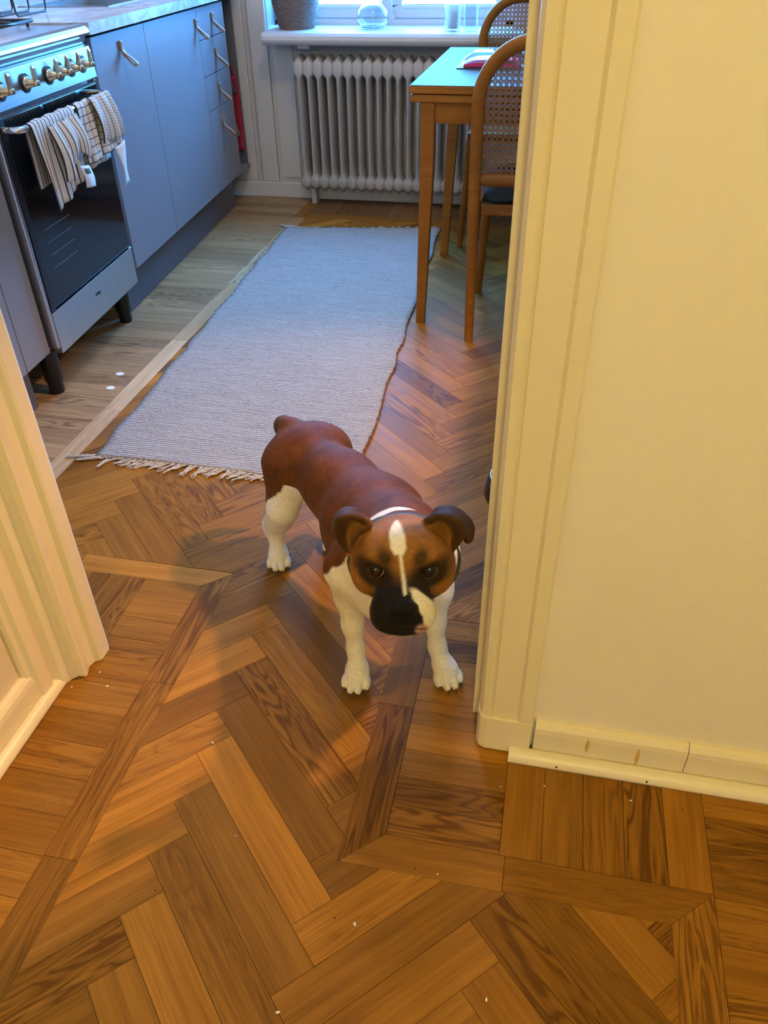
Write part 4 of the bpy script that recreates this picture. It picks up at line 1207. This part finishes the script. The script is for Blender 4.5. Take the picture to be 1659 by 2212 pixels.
bc_ = np.where(qd < -.019, -.008 + .10 * np.clip(qd + .05, 0, 1), -.003 + .12 * np.clip(qd + .02, 0, .1))
hov(sst(.0022, -.0022, np.abs(lx - bc_) - bw + .12 * ed) * (qd > -.067) * (qd < .034) * (ly > -.09), WHITE)
x0_ = np.where(qd < .062, .008 + (qd - .026) * .52, .0275)
x1_ = np.minimum(.0465, .011 + (qd - .020) * 1.25)
hov(sst(-.002, .0025, lx - x0_ + .2 * ed) * sst(.002, -.002, lx - x1_) * sst(.022, .030, qd) * (ly > -.012) * (qd < .13), WHITE * .95)
hov(sst(.006, .0, np.sqrt((lx - .026) ** 2 + (qd - .083) ** 2) - .006), (.45, .24, .18))
nose = ((lx / .0205) ** 2 + ((ly - .068) / .0135) ** 2 + ((lz + .020) / .0155) ** 2) < 1.18
hov(nose.astype(float), (.006, .006, .006))
hov(sst(.003, .0, np.abs(lz + .0590 - .0012) - .001) * (ly > .045) * (np.abs(lx) < .032), (.004, .003, .003))
hov(sst(-.070, -.076, lz) * (ly > .02) * (np.abs(lx) < .016) * .8, WHITE * .8)
EA = np.array(EARP); em_ = np.zeros(len(DV)); cand = np.where((np.abs(lx) > .03) & (ly < -.012) & (lz > .0) & is_head.astype(bool))[0]
for s0 in range(0, len(cand), 4000):
    ii = cand[s0:s0 + 4000]; em_[ii] = sst(.0075, .0048, np.sqrt(((DV[ii][:, None] - EA[None]) ** 2).sum(-1)).min(1))
hov(em_ * .92, (.050, .022, .008))
colr = colr * (1 - is_head[:, None]) + hc * is_head[:, None]
colr = np.clip(colr * (1 + .22 * nz3[:, None]), 0, 1)

dme = bpy.data.meshes.new('dog_body')
dme.vertices.add(len(DV)); dme.vertices.foreach_set('co', DV.astype(np.float32).ravel())
dme.loops.add(len(DF) * 4); dme.loops.foreach_set('vertex_index', DF.astype(np.int32).ravel())
dme.polygons.add(len(DF)); dme.polygons.foreach_set('loop_start', np.arange(0, len(DF) * 4, 4, dtype=np.int32))
dme.update(calc_edges=True); dme.validate()
dme.polygons.foreach_set('use_smooth', np.ones(len(dme.polygons), bool))
ca_ = dme.color_attributes.new('coat', 'FLOAT_COLOR', 'POINT')
ca_.data.foreach_set('color', np.concatenate([colr, np.ones((len(colr), 1))], 1).astype(np.float32).ravel())
def fur_mat():
    n = NT('short_fur'); at = n.n('ShaderNodeVertexColor'); at.layer_name = 'coat'
    co = n.coord()
    h1 = n.noise(n.map(n.map(co, rot=(0, 0, R_(48.7))), (170, 900, 700)), 1.0, 4, .65)
    c = n.mix(n.math('MULTIPLY_ADD', h1, 1.2, -.1, clamp=True), n.mix(1.0, at.outputs[0], (.62, .60, .58), 'MULTIPLY'), n.mix(1.0, at.outputs[0], (1.34, 1.34, 1.34), 'MULTIPLY'))
    n.col(c); n.p(Roughness=.62, Specular_IOR_Level=.12, Sheen_Weight=.03, Sheen_Roughness=.4)
    n.bump(h1, .5, .0014); return n.m
dog = empty('dog', (-.30, 1.10, 0)); tag(dog, 'brown and white dog with dark muzzle standing in the doorway, looking up', 'dog')
db_ = link('body', dme, fur_mat(), dog, (.30, -1.10, 0))
OFF = Vector((.30, -1.10, 0))
# eyes
def eye_mat():
    n = NT('eye'); co = n.coord(); nm = n.n('ShaderNodeVectorMath', _operation='NORMALIZE'); n.l(co, nm.inputs[0])
    sp_ = n.n('ShaderNodeSeparateXYZ'); n.l(nm.outputs[0], sp_.inputs[0])
    c = n.ramp(sp_.outputs[2], [(0, (.42, .30, .26)), (.22, (.42, .30, .26)), (.27, (.010, .005, .003)), (.50, (.030, .014, .005)), (.84, (.024, .011, .004)), (.88, (.002, .002, .002))])
    n.col(c); n.p(Roughness=.06, Specular_IOR_Level=.32); return n.m
EM = eye_mat()
for sx in (-1, 1):
    bm = bmesh.new(); bmesh.ops.create_uvsphere(bm, u_segments=32, v_segments=24, radius=.0128)
    me = bpy.data.meshes.new('eye'); bm.to_mesh(me); bm.free()
    for p_ in me.polygons: p_.use_smooth = True
    c = Vector(hd(sx * .0372, .0028, .000))
    gaze = (Vector(CAM_POS) - c).normalized() + Vector(Hx) * (-.42 if sx < 0 else .10) + Vector(Hz) * .06
    o = link('eye', me, EM, dog, c + OFF); o.rotation_mode = 'QUATERNION'; o.rotation_quaternion = gaze.to_track_quat('Z', 'Y')
# claws
CLAW = plain('claw', (.05, .035, .025), .35)
for (tc, d) in TOES:
    a = Vector(tc) + Vector((0, 0, -.001)); b = a + Vector(d) * .0085 + Vector((0, 0, -.0085))
    part('claw', MB().tube([a - Vector(d) * .003, a + Vector(d) * .004 + Vector((0, 0, -.001)), b], [.0026, .0024, .0007], 8), CLAW, dog, loc=OFF)
# collar
cpos = np.array(hd(.002, -.086, -.044)); cn_ = np.array(Hf * .95 + Hz * .30); cn_ /= np.linalg.norm(cn_)
cx_ = Hx; cz_ = np.cross(cn_, cx_)
def collf(u, v):
    a = 2 * PI * u
    return tuple(cpos + cx_ * .0835 * math.cos(a) + cz_ * .0680 * math.sin(a) + cn_ * (.011 - .022 * v))
cl = part('collar', MB().sheet(collf, 64, 3, .0035), plain('olive_leather', (.060, .055, .022), .45, bump=.3, bscale=200), dog, loc=OFF, label='olive leather collar')
ra = 2 * PI * .47
rp_ = cpos + cx_ * .087 * math.cos(ra) + cz_ * .0825 * math.sin(ra)
part('ring', MB().tube([tuple(rp_ + Hx * .0 + np.array([0, 0, -.016]) + Hz * .010 * math.cos(2 * PI * k / 20) + Hf * .010 * math.sin(2 * PI * k / 20)) for k in range(20)], .0011, 8, closed=True), M['chrome'], cl)
